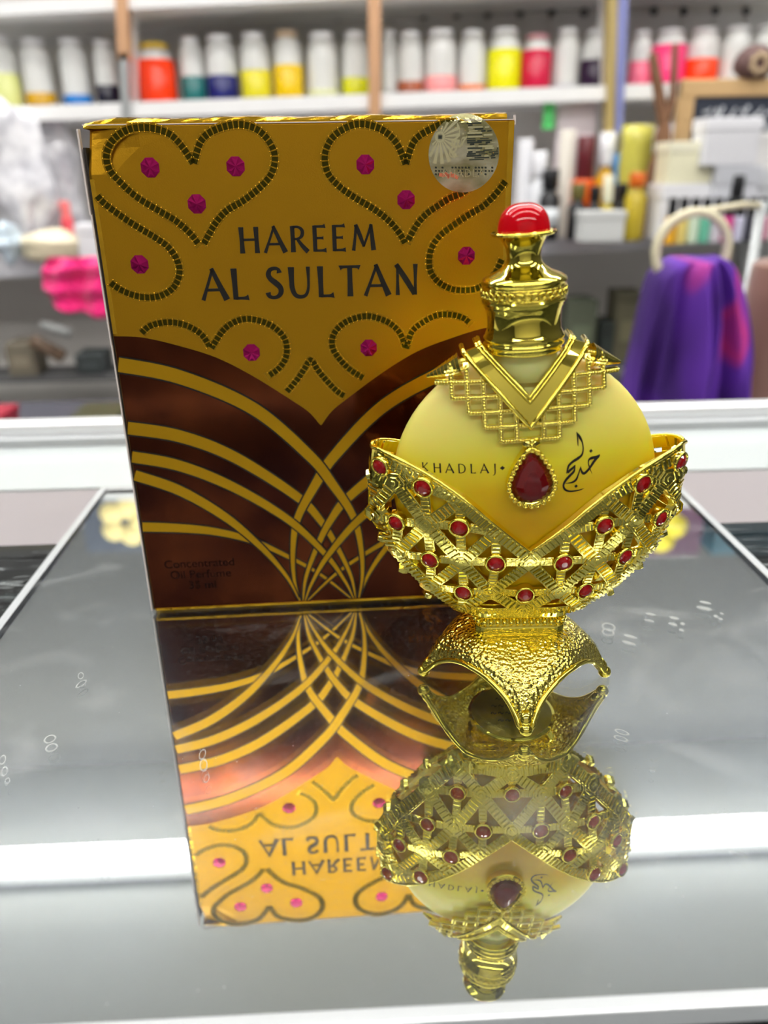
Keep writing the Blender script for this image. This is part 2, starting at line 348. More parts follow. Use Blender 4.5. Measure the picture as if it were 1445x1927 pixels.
# smudges and fingertip marks on the mirror
def smudge(name, px, py, a, b2, rot, label, ring=True):
    p = gz(px, py); mb = MB(); n = 20
    if ring:
        vs = []; fs = []
        for k in range(n):
            th = 2*math.pi*k/n
            for r in (1., .72):
                x, y = a*r*math.cos(th), b2*r*math.sin(th); vs.append((x*math.cos(rot)-y*math.sin(rot), x*math.sin(rot)+y*math.cos(rot), 0))
        fs = [(2*k, 2*((k+1) % n), 2*((k+1) % n)+1, 2*k+1) for k in range(n)]
        mb.add(vs, fs)
    else:
        mb.add([(a*math.cos(2*math.pi*k/n)*math.cos(rot)-b2*math.sin(2*math.pi*k/n)*math.sin(rot), a*math.cos(2*math.pi*k/n)*math.sin(rot)+b2*math.sin(2*math.pi*k/n)*math.cos(rot), 0) for k in range(n)], [tuple(range(n))])
    o = mb.build(name, SMUDGE, mt); o.location = (p.x-mo[0], p.y-mo[1], -mo[2]+.00006)
for px, py, a, b2, rot, ring in [(94, 1391, 10, 7, .1, 1), (97, 1407, 10, 7, .1, 1), (152, 1272, 5, 7, .3, 1), (153, 1287, 6, 8, -.4, 1), (303, 1455, 4, 2.4, 0, 1), (305, 1471, 4, 2.4, 0, 1),
        (188, 1607, 6, 7, .4, 1), (193, 1628, 6, 7, .4, 1), (5, 1430, 5, 8, .3, 1), (8, 1452, 5, 8, .3, 1), (14, 1470, 4, 5, .3, 1), (383, 1440, 7, 11, .2, 1), (381, 1420, 6, 9, 0, 1), (389, 1465, 5, 7, 0, 1),
        (1325, 1145, 13, 4, -.5, 0), (1327, 1134, 10, 3, -.5, 0), (1347, 1160, 4, 3, 0, 0), (1356, 1165, 4, 2.5, 0, 0), (1358, 1155, 3, 2, 0, 0), (1266, 1175, 8, 3, -.6, 0), (1268, 1163, 8, 3, -.6, 0),
        (1282, 1186, 4, 3, 0, 0), (1284, 1174, 4, 3, 0, 0), (1183, 1210, 12, 3, -.6, 0), (1186, 1198, 12, 3, -.6, 0), (1221, 1168, 9, 2.5, -.5, 0), (1224, 1156, 9, 2.5, -.5, 0),
        (1145, 1180, 12, 9, 0, 1), (1144, 1190, 11, 8, 0, 1), (1230, 1431, 5, 2.5, 0, 1), (1228, 1448, 5, 2.5, 0, 1), (1390, 1608, 14, 3, -.5, 1), (1170, 1378, 13, 4, -.6, 1), (1168, 1390, 13, 4, -.6, 1)]:
    sc_ = .122/ (ray(px, py).normalized().z*-1)/F_PX*1.0
    smudge('smudge', px, py, a*sc_, b2*sc_*1.6, rot, '', bool(ring))

# ================================================================== CARTON
BL = gz(291, 1150); BR = gz(928, 1119); uu = (BR-BL).normalized(); nn = Vector((uu.y, -uu.x, 0)); YAW = math.atan2(uu.y, uu.x)
BW, BH, BD = (BR-BL).length*1000, 131.8, 48.
bx = thing('perfume_box', 'gold and brown perfume oil carton with ruby jewels standing on the mirror behind the bottle', 'box', (BL.x, BL.y, .0001)); bx.rotation_euler = (0, 0, YAW)
def bp(x, y):                              # photo point on the front panel -> (u, w) in mm
    q = on_plane(x, y, BL, nn); return ((q-BL).dot(uu)*1000, q.z*1000)
def c3(x, y): return bp(200+x/2.89, 600+y/2.89)
def c1(x, y): return bp(140+x/3.1413, 200+y/3.1413)
def c2(x, y): return bp(560+x/3.1413, 200+y/3.1413)
def c9(x, y): return bp(560+x/3.2125, 560+y/3.2125)
def ff(u, w2, h): return (u, -h, w2)
mb = MB(); N = 14                           # carton shell; the top left corner is knocked in
def shell(u, w2, y):
    d = max(0., 1-math.hypot(u/14, (BH-w2)/11)); return (u+d*1.2, y+d*2.2 if y < 1 else y, w2-d*1.0)
gx = [0, .6, 3, 6, 9, 13, 20, 40, 60, 80, 100, BW-.6, BW]; gzv = [0, .6, 20, 40, 60, 80, 100, 116, 121, 124, 127, 129.5, BH-.4, BH]
vs = [shell(a, b2, 0 if (0 < a < BW and 0 < b2 < BH) else .35) for b2 in gzv for a in gx]
nx = len(gx); fs = [(j*nx+i, j*nx+i+1, (j+1)*nx+i+1, (j+1)*nx+i) for j in range(len(gzv)-1) for i in range(nx-1)]
mb.add(vs, fs, 0)
o0 = len(mb.v)
ring = [(0, j) for j in range(len(gzv))]
mb.add([shell(0, z, .35) for z in gzv]+[(0, BD, z) for z in gzv], [(i, i+1, len(gzv)+i+1, len(gzv)+i) for i in range(len(gzv)-1)], 1)
mb.add([(BW, .35, 0), (BW, BD, 0), (BW, BD, BH), (BW, .35, BH), (0, BD, 0), (0, BD, BH), (0, .35, 0)], [(0, 1, 2, 3), (4, 5, 2, 1), (0, 6, 4, 1)], 1)
mb.build('carton_body', [FOIL, FOIL_SHINY], bx, MM)
mb = MB()                                   # lid flap, proud of the front panel
prof = [(.9, 131.0), (.8, 132.3), (1.3, 133.0), (3., 133.35), (6., 133.5), (20, 133.3), (BD, 132.0), (BD, 131.2)]
xs = [.2+k*(BW-2.0)/40 for k in range(41)]
vs = [(x, y, z+(.16*math.sin(x*.21)+.08*math.sin(x*.83) if 1 < i < 6 else 0)-(1.1*max(0, 1-x/7) if i > 0 else 0)) for x in xs for i, (y, z) in enumerate(prof)]
P_ = len(prof); fs = [(i*P_+j, i*P_+j+1, (i+1)*P_+j+1, (i+1)*P_+j) for i in range(40) for j in range(P_-1)]
fs += [tuple(range(P_)), tuple(reversed(range(40*P_, 41*P_)))]
mb.add(vs, fs, 0); mb.build('lid_flap', FOIL_SHINY, bx, MM)
mb = MB()                                   # bare card edges
for z0, z1, dx in ((0, 40, 0), (40, 80, 0), (80, 112, -.1), (112, 131, -.35)):
    mb.box(-1.0+dx, -.62+dx, .2, 2.2, z0, z1)
mb.box(.2, BW-.2, -.03, .35, BH-.12, BH+.10)
mb.box(BW-.2, BW+.25, .2, 1.2, BH-1.2, BH+1.0)
mb.build('card_edge', PAPER, bx, MM)
mb = MB(); mb.box(-.60, -.02, .8, BD-1, .1, 127); mb.build('gap_shade_strip', mat('dark_gap', (.02, .015, .01, 1), .8), bx, MM)  # near-black strip stands in for the shaded gap behind the card edge
mb = MB(); mb.box(BW-1.5, BW-.1, -.02, .3, .5, BH-.3); mb.build('folded_edge', FOIL_SHINY, bx, MM)
mb = MB(); mb.box(.1, 1.1, -.02, .3, 83, 120); mb.build('folded_edge', FOIL_SHINY, bx, MM)
mb = MB(); mb.box(.5, BW-1.5, -.10, .2, 0, .75); mb.build('bottom_fold', FOIL_SHINY, bx, MM)

# brown arches + interlaced bands
UC = 52.7
arch = [(.15, 82.4)]+[bp(*p) for p in ((269, 636), (338, 652), (408, 674), (477, 709), (546, 752), (581, 776), (603, 801))]
arch = crom(arch, 6); arch[-1] = (UC, arch[-1][1]); right = [(2*UC-u, w2) for u, w2 in reversed(arch[:-1]) if 2*UC-u < BW-1.4]
top = arch+right+[(BW-1.45, right[-1][1]+.1)]
mb = MB(); vs = [ff(u, w2, .03) for u, w2 in top]+[ff(u, .8, .03) for u, w2 in top]; n = len(top)
mb.add(vs, [(n+i, n+i+1, i+1, i) for i in range(n-1)], 0); mb.build('brown_arches', BROWN, bx, MM)
BANDS = {'A': ([(40, 246), (400, 318), (800, 490), (1100, 740), (1230, 900), (1345, 1080), (1385, 1250), (1392, 1400), (1372, 1525)], [3.9, 3.8, 3.5, 3.0, 2.6, 2.0, 1.4, .9, .4]),
 'B': ([(100, 593), (400, 640), (700, 755), (1040, 970), (1170, 1105), (1260, 1250), (1330, 1400), (1356, 1520)], [3.6, 3.5, 3.2, 2.6, 2.0, 1.4, .9, .3]),
 'C': ([(120, 748), (400, 800), (700, 920), (1000, 1100), (1200, 1290), (1300, 1430), (1345, 1520)], [3.3, 3.2, 2.8, 2.2, 1.5, .8, .3]),
 'D': ([(145, 848), (400, 935), (650, 1080), (850, 1250), (980, 1400), (1045, 1520)], [3.1, 3.0, 2.5, 1.7, 1.0, .3]),
 'E': ([(185, 1133), (400, 1140), (600, 1160), (800, 1210), (1000, 1300), (1170, 1395), (1330, 1520)], [2.9, 2.7, 2.3, 1.8, 1.2, .9, .3])}
mb = MB(); h = .045
for key, mir in (('E', 0), ('E', 1), ('D', 1), ('B', 0), ('B', 1), ('A', 1), ('A', 0), ('D', 0), ('C', 0), ('C', 1)):
    pts, ws = BANDS[key]; q = [c3(*p)+(w2,) for p, w2 in zip(pts, ws)]; q = [(q[0][0]-(q[1][0]-q[0][0])*.4, q[0][1]-(q[1][1]-q[0][1])*.35, q[0][2])]+q; q = crom(q, 50)
    if mir: q = [(2*UC-a, b2, c) for a, b2, c in q]
    q = [p for p in q if .2 < p[0] < BW-1.5 and p[1] > 1.2]
    lay_ribbon(mb, [p[:2] for p in q], [p[2]+.9 for p in q], ff, h, None, 0); h += .010
    lay_ribbon(mb, [p[:2] for p in q], [p[2] for p in q], ff, h, None, 1); h += .010
mb.build('interlaced_bands', [OUTL, BAND], bx, MM)

# jewelled chains
H1L = [(705, 345), (640, 245), (560, 165), (440, 130), (320, 140), (230, 200), (190, 290), (210, 380), (280, 460), (370, 540), (500, 620), (600, 680), (690, 760), (750, 840)]
H1R = [(705, 345), (740, 225), (790, 165), (880, 125), (980, 110), (1080, 140), (1150, 210), (1185, 300), (1165, 400), (1100, 480), (1000, 560), (900, 620), (830, 700), (755, 835)]
SL = [(100, 480), (160, 560), (260, 640), (380, 720), (480, 780), (560, 840), (610, 920), (620, 1000), (580, 1080), (500, 1125), (400, 1130), (300, 1100), (220, 1050), (190, 1000)]
H3L = [(640, 350), (590, 230), (520, 155), (430, 115), (340, 110), (250, 150), (190, 210), (160, 300), (180, 400), (250, 480), (350, 550), (450, 610), (540, 680), (600, 750), (640, 820)]
H3R = [(640, 350), (665, 260), (700, 195), (780, 140), (870, 105), (960, 110), (1060, 150), (1120, 220), (1135, 310), (1110, 400), (1040, 470), (960, 520), (900, 545), (830, 590), (760, 640), (700, 710), (640, 820)]
S4 = [(1245, 420), (1180, 510), (1100, 590), (1000, 650), (900, 720), (830, 780), (785, 860), (780, 960), (820, 1030), (900, 1080), (1000, 1090), (1080, 1070), (1160, 1000), (1210, 900)]
L5 = [(190, 82), (240, 40), (340, 20), (440, 40), (520, 90), (570, 165)]
L6 = [(570, 165), (640, 60), (720, 10), (800, 5), (900, 40), (970, 110), (980, 200), (940, 270), (865, 322)]
L7 = [(400, 490), (320, 440), (250, 370), (210, 300), (220, 220), (290, 150), (400, 115), (480, 125), (560, 160), (620, 220), (655, 315)]
L8 = [(655, 315), (690, 210), (760, 150), (840, 110), (920, 105), (1000, 125), (1060, 175)]
L9 = [(980, 400), (1040, 330), (1080, 270), (1112, 225), (1150, 280), (1200, 340), (1260, 400), (1310, 428)]
mb = MB(); ch = MB()
for cf, path in ((c1, H1L), (c1, H1R), (c1, SL), (c2, H3L), (c2, H3R), (c2, S4), (c3, L5), (c3, L6), (c9, L7), (c9, L8), (c3, L9)):
    q = resample(crom([cf(*p) for p in path], 10), .1); q = [p for p in q if 1.2 < p[0] < BW-1.6]
    q = q[2:-2]
    lay_ribbon(ch, q[::4], 2.3, ff, .035, None, 1)
    k = 0
    while k+11 < len(q):
        lay_ribbon(mb, [q[k], q[k+5], q[k+10]], 1.5, ff, .13, .0, 0)
        a = q[k+11]; b2 = q[k+10]; dx, dz = a[0]-b2[0], a[1]-b2[1]; L = math.hypot(dx, dz) or 1
        for sgn in (-1, 1):
            c = (a[0]-dz/L*.92*sgn, a[1]+dx/L*.92*sgn)
            ch.sphere((c[0], -.05, c[1]), .20, 6, 4, 0, (1, .8, 1))
        k += 13
mb.build('chain_links', CHAIN, bx, MM)
ch.build('chain_setting', [FOIL_SHINY, CHAIN_LT], bx, MM)
for cf, x, y in ((c1, 448, 365), (c1, 953, 358), (c1, 724, 580), (c1, 386, 937), (c2, 400, 347), (c2, 641, 555), (c2, 997, 886), (c2, 420, 1430), (c3, 790, 185)):
    u, w2 = cf(x, y); mb = MB(); R = 2.35; vs = [(0, -.55, 0)]; N = 16
    for k in range(8): a = math.pi/8+k*math.pi/4; vs.append((R*math.cos(a), -.12, R*1.02*math.sin(a)))
    for k in range(8): a = math.pi/8+k*math.pi/4+math.pi/8; vs.append((R*.62*math.cos(a), -.20, R*.62*math.sin(a)))
    fs = []
    for k in range(8): fs += [(0, 1+k, 9+k), (0, 9+k, 1+(k+1) % 8), (1+k, 1+(k+1) % 8, 9+k)]
    vs2 = [(p[0], 0., p[2]) for p in vs[1:9]]; mb.add(vs, fs, 0); mb.add([vs[1+k] for k in range(8)]+vs2, [(k, k+8, (k+1) % 8+8, (k+1) % 8) for k in range(8)], 0)
    o = mb.build('foil_jewel', MAG, bx, MM, fix=True); o.location = (u*MM, 0, w2*MM)
mb = MB(); letters(mb, 'HAREEM', 34.4, 68.9, 102.2, 102.3, 6.25, ff, .22, 0, gap=.17, k=1.12)
letters(mb, 'AL SULTAN', 24.0, 80.0, 90.9, 91.0, 7.7, ff, .22, 0, gap=.16, k=1.12); mb.build('title_lettering', INK, bx, MM)
def font_text(txt, size, m, parent, locv, rot, name, sx=1., align='CENTER', ext=0.):
    cu = bpy.data.curves.new(name, 'FONT'); cu.body = txt; cu.size = size; cu.align_x = align; cu.extrude = ext; cu.materials.append(m)
    to = bpy.data.objects.new('tmp', cu); C.objects.link(to); dg = bpy.context.evaluated_depsgraph_get(); dg.update()
    me = bpy.data.meshes.new_from_object(to.evaluated_get(dg)); bpy.data.objects.remove(to)
    o = bpy.data.objects.new(name, me); C.objects.link(o); o.parent = parent; o.location = locv; o.rotation_euler = rot; o.scale = (sx, 1, 1)
    if not me.materials: me.materials.append(m)
    return o
for txt, u, w2 in (('Concentrated', 15.0, 14.2), ('Oil Perfume', 15.0, 10.6), ('35 ml', 15.2, 7.0)):
    font_text(txt, .00365, DARKTXT, bx, (u*MM, -.00006, w2*MM), (math.pi/2, 0, 0), 'small_print', 1.0)
GOLDTXT = mat('embossed_gold_print', (.55, .22, .02, 1), .25, 1)
mb = MB(); letters(mb, 'KHADLAJ', 77, 93, 10.6, 10.6, 2.3, ff, .10, 0, gap=.3, k=.7)
CAL = [([(650, 170, 4), (672, 330, 30), (676, 460, 22), (682, 515, 8)], 0),
       ([(655, 180, 10), (720, 290, 60), (785, 430, 34), (800, 600, 32), (760, 730, 50), (660, 810, 70), (540, 880, 62), (440, 970, 52), (400, 1080, 42), (380, 1170, 20)], 0),
       ([(400, 1150, 60), (470, 1085, 62), (540, 1030, 54), (595, 965, 20)], 0),
       ([(590, 965, 20), (575, 1070, 40), (545, 1140, 56), (450, 1230, 62), (350, 1340, 60), (295, 1450, 48), (310, 1540, 50), (370, 1600, 50), (480, 1625, 40), (620, 1615, 34), (730, 1595, 26), (805, 1565, 6)], 0),
       ([(340, 1418, 10), (430, 1410, 26), (530, 1390, 52), (610, 1330, 52), (665, 1210, 34), (700, 1110, 30), (730, 1010, 10)], 0),
       ([(728, 1005, 8), (738, 1090, 34), (770, 1170, 56), (820, 1185, 66), (890, 1130, 62), (960, 1050, 56), (1040, 940, 62), (1110, 850, 66), (1190, 780, 50), (1196, 735, 6)], 0),
       ([(1190, 765, 30), (1110, 800, 60), (1010, 820, 70), (945, 850, 44), (920, 930, 26), (945, 1040, 26), (975, 1120, 18), (1012, 1218, 4)], 0),
       ([(948, 645, 4), (993, 645, 88), (1038, 645, 4)], 1), ([(560, 1500, 4), (606, 1500, 88), (652, 1500, 4)], 1)]
def callig(mb, fn, tf, depth, back, mi=0, k=1.):
    for st, straight in CAL:
        q = st if straight else crom(st, 6)
        lay_ribbon(mb, [tf(p[0], p[1]) for p in q], [max(p[2], 3)*k for p in q], fn, depth, back, mi)
callig(mb, ff, lambda x, y: (84+(x-700)*.0065, 5.2-(y-900)*.0052), .10, 0, 0, .0065)
mb.build('embossed_logo', GOLDTXT, bx, MM)

# hologram seal folded over the top edge
HOLO = mat('hologram_film', (.46, .44, .26, 1), .22, .9); noise_col(HOLO, 90.0, (.30, .28, .12, 1), (.66, .62, .44, 1), 4, lo=.4, hi=.6, vec_scale=(1, 1, 2))
HOLO_D = mat('hologram_dark', (.06, .07, .06, 1), .25, .8); HOLO_L = mat('hologram_pale', (.72, .68, .40, 1), .25, .8); HOLO_R = mat('hologram_red', (.75, .22, .12, 1), .3, .6)
def hf(u, w2, h2):
    if w2 <= BH-.1: return (u, -h2, w2)
    d = w2-BH+.1; return (u, -h2+d*.9, BH-.1+d*1.1+.12)
HU, HW, HR = 90.9, 124.3, 8.75
hs = MB(); n = 48
for ri in range(10):
    r0, r1 = HR*ri/10, HR*(ri+1)/10
    for k in range(n):
        a, b2 = 2*math.pi*k/n, 2*math.pi*(k+1)/n
        hs.add([hf(HU+r*math.cos(t), HW+r*math.sin(t), .17) for r, t in ((r0, a), (r1, a), (r1, b2), (r0, b2))], [(0, 1, 2, 3)], 0)
def inside(u, w2): return math.hypot(u-HU, w2-HW) < HR-.15
def hu(x, y): return bp(780+x/7.22, 200+y/7.22)
cx, cz = hu(345, 425)
for k in range(20):
    a = 2*math.pi*k/20+.1; q = [(cx+r*math.cos(a), cz+r*math.sin(a)) for r in (1.3, 2.5, 3.7, 4.9, 6)]; q = [p for p in q if inside(*p) and p[0] < hu(640, 0)[0] and p[1] > hu(0, 810)[1]]
    if len(q) > 1: lay_ribbon(hs, q, [.25+.18*i for i in range(len(q))], hf, .19, None, 2)
lay_ribbon(hs, [(cx+1.0*math.cos(t*.314), cz+1.0*math.sin(t*.314)) for t in range(21)], .5, hf, .20, None, 2)
lay_ribbon(hs, [(cx-.45, cz), (cx+.45, cz)], .8, hf, .20, None, 1)
random.seed(3)
for y in range(240, 760, 26):
    x = 690+random.randint(0, 60)
    while x < 1120:
        L = random.choice((60, 120, 200)); q = [hu(x, y), hu(min(x+L, 1135), y-6)]
        if inside(*q[0]) and inside(*q[1]): lay_ribbon(hs, q, .18+.25*random.random(), hf, .19, None, random.choice((1, 1, 2)))
        x += L+random.randint(20, 60)
for x in range(230, 1100, 45):
    for y in (835, 880, 925):
        q = [hu(x, y), hu(x+26, y+8)]
        if inside(*q[0]) and inside(*q[1]) and random.random() < .7: lay_ribbon(hs, q, .4, hf, .19, None, 1)
for x in range(290, 560, 40):
    q = [hu(x, 945+random.randint(-30, 40)), hu(x+60, 930+random.randint(-20, 50))]
    if inside(*q[0]) and inside(*q[1]): lay_ribbon(hs, q, .8, hf, .21, None, 3)
a = hu(370, 980); b2 = hu(1010, 950); letters(hs, 'KHADLAJ', a[0], b2[0], a[1]+.1, b2[1]-.2, 1.75, hf, .26, None, 2, gap=.14, k=.62)
callig(hs, hf, lambda x, y: (hu(410, 0)[0]+(x)*.0046, hu(0, 235)[1]-(y-170)*.0052), .25, None, 2, .0065)
hs.build('hologram_seal', [HOLO, HOLO_D, HOLO_L, HOLO_R], bx, MM)
# ================================================================== PERFUME BOTTLE
BC = Vector((.0390, .1700, .0)); BYAW = math.radians(-2.0)
bt = thing('perfume_bottle', 'gold perfume bottle with frosted yellow glass and ruby pendant standing on the mirror', 'bottle', BC); bt.rotation_euler = (0, 0, BYAW)
# ---- hammered four-footed base
TX, TY, TZ = 10.6, 5.2, 16.0
edge = [(23.2, 1.5, 2.2), (21.4, 2.5, 4.6), (19.2, 4.4, 7.4), (16.6, 7.4, 9.8), (14.2, 10.2, 11.0), (12.4, 12.4, 11.4)]
e1 = crom(edge, 5); e2 = [(y, x, z) for x, y, z in reversed(e1)][1:]; quad = e1+e2
loop = []; FA = math.radians(-2.2)
for k in range(4):
    a = k*math.pi/2+FA; ca, sa = math.cos(a), math.sin(a)
    loop += [(x*ca-y*sa, x*sa+y*ca, z) for x, y, z in quad]
NL = len(loop); vs = []; NS = 12
def topring(p):
    a = math.atan2(p[1], p[0]); c, s = math.cos(a), math.sin(a)
    return Vector((TX*math.copysign(abs(c)**.5, c), TY*math.copysign(abs(s)**.5, s), TZ))
for p in loop:
    T = topring(p); B = Vector(p); Cc = T*.18+B*.82; Cc.z = T.z*.80+B.z*.20+.6
    for i in range(NS+1):
        t = i/NS; vs.append((1-t)**2*T+2*t*(1-t)*Cc+t*t*B)
mb = MB(); mb.add(vs, [(k*(NS+1)+i, k*(NS+1)+i+1, ((k+1) % NL)*(NS+1)+i+1, ((k+1) % NL)*(NS+1)+i) for k in range(NL) for i in range(NS)], 0, True)
o = mb.build('hammered_base', GOLD_HAM, bt, MM, fix=True); md = o.modifiers.new('thick', 'SOLIDIFY'); md.thickness = .0009; md.offset = -1
mb = MB(); mb.tube(loop, .68, 8, True); mb.build('base_rim', GOLD, bt, MM)
mb = MB(); mb.lathe([(11.4, 8.4), (11.4, 9.4), (10.9, 9.6)], 40); mb.build('underside_plate', GOLD, bt, MM)
mb = MB(); mb.lathe([(10.6, 8.15), (10.6, 8.38)], 40, mi=0)
random.seed(5)
for y in (-4, -1, 2, 5):
    x = -6.+abs(y)*.5
    while x < 6-abs(y)*.5:
        q = [(x, y), (x+.5, y+.7), (x+.9, y-.2), (x+1.4, y+.4)]
        lay_ribbon(mb, crom(q, 3), .28, lambda u, w2, h2: (u, w2, 8.10-h2), 0, None, 1); x += 1.9
mb.build('base_sticker', [mat('gold_sticker', (.45, .33, .05, 1), .35, .6), INK], bt, MM)
for k in range(4):
    a = k*math.pi/2+FA; mb = MB(); c, s = math.cos(a), math.sin(a)
    mb.sphere((23.3*c, 23.3*s, 1.65), 1.65, 16, 10); mb.tube([(20.9*c, 20.9*s, 5.2), (22.2*c, 22.2*s, 3.6), (22.9*c, 22.9*s, 2.4)], [1.5, 1.6, 1.3], 12); mb.build('foot', GOLD, bt, MM)
# ---- neck block with bead row
def rr(hx, hy, r, n=6):
    out = []
    for cx_, cy_, a0 in ((hx-r, hy-r, 0), (-hx+r, hy-r, 90), (-hx+r, -hy+r, 180), (hx-r, -hy+r, 270)):
        for k in range(n+1): a = math.radians(a0+90*k/n); out.append((cx_+r*math.cos(a), cy_+r*math.sin(a)))
    return out
mb = MB(); prof = [(0, 14.0), (0, 18.3), (-.5, 18.6), (-.5, 20.6), (0, 20.9), (.2, 22.6), (-.6, 23.4)]; vs = []; n = 0
for off, z in prof:
    q = rr(11.1+off, 5.7+off, 2.8); n = len(q); vs += [(x, y, z) for x, y in q]
mb.add(vs, [(i*n+k, i*n+(k+1) % n, (i+1)*n+(k+1) % n, (i+1)*n+k) for i in range(len(prof)-1) for k in range(n)]+[tuple(reversed(range(n))), tuple(range((len(prof)-1)*n, len(prof)*n))], 0)
o = mb.build('neck_block', GOLD, bt, MM); bevel(o, .0003)
mb = MB(); q = resample(rr(10.9, 5.5, 2.7)+[rr(10.9, 5.5, 2.7)[0]], 1.62)
for x, y in q: mb.sphere((x, y, 19.6), .70, 10, 7)
mb.build('bead_row', GOLD, bt, MM)

# ---- pierced bowl
AT = [(17, 10.5), (20.5, 14.2), (23, 18.2), (26, 22.6), (29, 25.6), (31.3, 27.6), (37, 31.2), (42, 33.6), (49, 35.6), (57, 36.0), (63, 35.4), (70, 33.8)]
BT = [(17, 4.4), (20.5, 5.4), (24, 6.2), (29, 7.6), (34, 9.4), (39, 10.7), (48, 11.5), (60, 11.4), (70, 11.0)]
def tab(T, z):
    if z <= T[0][0]: return T[0][1]
    for i in range(len(T)-1):
        if z <= T[i+1][0]:
            x0, y0 = T[i]; x1, y1 = T[i+1]; L = x1-x0; t = (z-x0)/L
            m0 = (y1-T[i-1][1])/(x1-T[i-1][0]) if i else (y1-y0)/L
            m1 = (T[i+2][1]-y0)/(T[i+2][0]-x0) if i+2 < len(T) else (y1-y0)/L
            return (2*t**3-3*t*t+1)*y0+(t**3-2*t*t+t)*L*m0+(-2*t**3+3*t*t)*y1+(t**3-t*t)*L*m1
    return T[-1][1]
def bowl(x, z, h):
    a, b2 = tab(AT, z), tab(BT, z); t = max(-1., min(1., x/a))
    ang = math.asin(t); a2, b3 = a+h, b2+h
    if abs(x) > a: return (x+math.copysign(h, x)*.3, -h*.3, z-.2)
    return (a2*math.sin(ang), -b3*math.cos(ang), z-.22*h)
NODES = {}
def N_(x, z): return (x, z)
gemsR = [(33.2, 60.4, 1.8), (24.0, 57.0, 1.9), (16.0, 47.9, 1.85), (7.6, 38.8, 1.85), (29.8, 47.5, 1.75), (22.2, 38.7, 1.75), (14.2, 29.2, 1.75)]
gems = [(0, 28.9, 1.75)]+[(s*x, z, r) for x, z, r in gemsR for s in (1, -1)]
nodesR = [(0, 38.7), (8.0, 29.3), (15.2, 38.6), (23.2, 48.0), (30.2, 57.2), (22.0, 29.6), (30.0, 38.6), (35.0, 47.5), (0, 23.6), (14.5, 22.6)]
bandsR = [((0, 39.9), (8.2, 46.9)), ((8.2, 46.9), (16.2, 53.9)), ((16.2, 53.9), (24.5, 59.0)), ((24.5, 59.0), (33.8, 62.3)),
          ((0, 38.7), (8.0, 29.3)), ((8.0, 29.3), (15.2, 38.6)), ((15.2, 38.6), (8.4, 46.4)), ((15.2, 38.6), (23.2, 48.0)), ((23.2, 48.0), (16.8, 53.4)), ((23.2, 48.0), (30.2, 57.2)),
          ((15.2, 38.6), (22.0, 29.6)), ((23.2, 48.0), (30.0, 38.6)), ((30.2, 57.2), (35.0, 50.0)), ((30.0, 38.6), (34.8, 47.0)), ((22.0, 29.6), (30.0, 38.6)),
          ((8.0, 29.3), (14.5, 22.6)), ((8.0, 29.3), (0, 23.6)), ((14.5, 22.6), (22.0, 29.6)), ((0, 23.4), (7, 22.6)), ((7, 22.6), (14.5, 22.6)), ((30.2, 56.8), (26.5, 59.6)), ((30.2, 56.8), (34.6, 58.6)), ((34.8, 56.5), (35.0, 49.5))]
def seg(a, b2, n=8): return [(a[0]+(b2[0]-a[0])*k/n, a[1]+(b2[1]-a[1])*k/n) for k in range(n+1)]
def ribbed(mb, a, b2, w2, h0, h1, rib=1.25, rh=.42):
    L = math.dist(a, b2); n = max(3, int(L/1.2)); pts = seg(a, b2, n); lay_ribbon(mb, pts, w2, bowl, h1, h0)
    k = rib*.6
    while k < L:
        t0, t1 = (k-.30)/L, (k+.30)/L; q = [(a[0]+(b2[0]-a[0])*t, a[1]+(b2[1]-a[1])*t) for t in (t0, t1)]
        lay_ribbon(mb, q, w2*.80, bowl, h1+rh, h1-.1); k += rib
def arm(mb, g, n_, r):
    L = math.dist(g, n_); t0 = (r+.3)/L; a = (g[0]+(n_[0]-g[0])*t0, g[1]+(n_[1]-g[1])*t0); t1 = 1-1.3/L
    b2 = (g[0]+(n_[0]-g[0])*t1, g[1]+(n_[1]-g[1])*t1)
    if t1 > t0+.05: ribbed(mb, a, b2, 2.2, -.9, .10, 1.0, .28)
mb = MB()
for s in (1, -1):
    for a, b2 in bandsR:
        wd = 2.7 if a[0]+b2[0] > 16 and a[1] > 53 else 3.0
        ribbed(mb, (s*a[0], a[1]), (s*b2[0], b2[1]), wd, -1.1, .35)
    nn_ = nodesR if s == 1 else [p for p in nodesR if p[0] > 0]
    for x, z in nn_:
        oct_ = [(s*x+2.35*math.cos(t*math.pi/4+.39), z+2.35*math.sin(t*math.pi/4+.39)) for t in range(8)]
        for (hh0, hh1, k_) in ((-1.1, .55, 1.), (.5, .85, .62), (.8, 1.05, .28)):
            ring = [((p[0]-s*x)*k_+s*x, (p[1]-z)*k_+z) for p in oct_]
            vs = [bowl(*p, hh1) for p in ring]+[bowl(*p, hh0) for p in ring]+[bowl(s*x, z, hh1)]
            mb.add(vs, [(16, i, (i+1) % 8) for i in range(8)]+[(i, i+8, (i+1) % 8+8, (i+1) % 8) for i in range(8)])
allnodes = [(s*x, z) for x, z in nodesR for s in (1, -1)]+[(s*x, z) for s in (1, -1) for x, z in ((0, 38.7), (7.9, 46.6), (16.0, 53.8), (24.5, 61.0), (35.2, 57), (29.5, 60.8))]
for gx_, gz_, r in gems:
    near = {}
    for n_ in allnodes:
        dx, dz = n_[0]-gx_, n_[1]-gz_; L = math.hypot(dx, dz)
        if 2.6 < L < 9.6:
            key = (0 if dx > 0 else 1) if abs(dx) > abs(dz) else (2 if dz > 0 else 3)
            if key not in near or near[key][0] > L: near[key] = (L, n_)
    for L, n_ in near.values(): arm(mb, (gx_, gz_), n_, r)
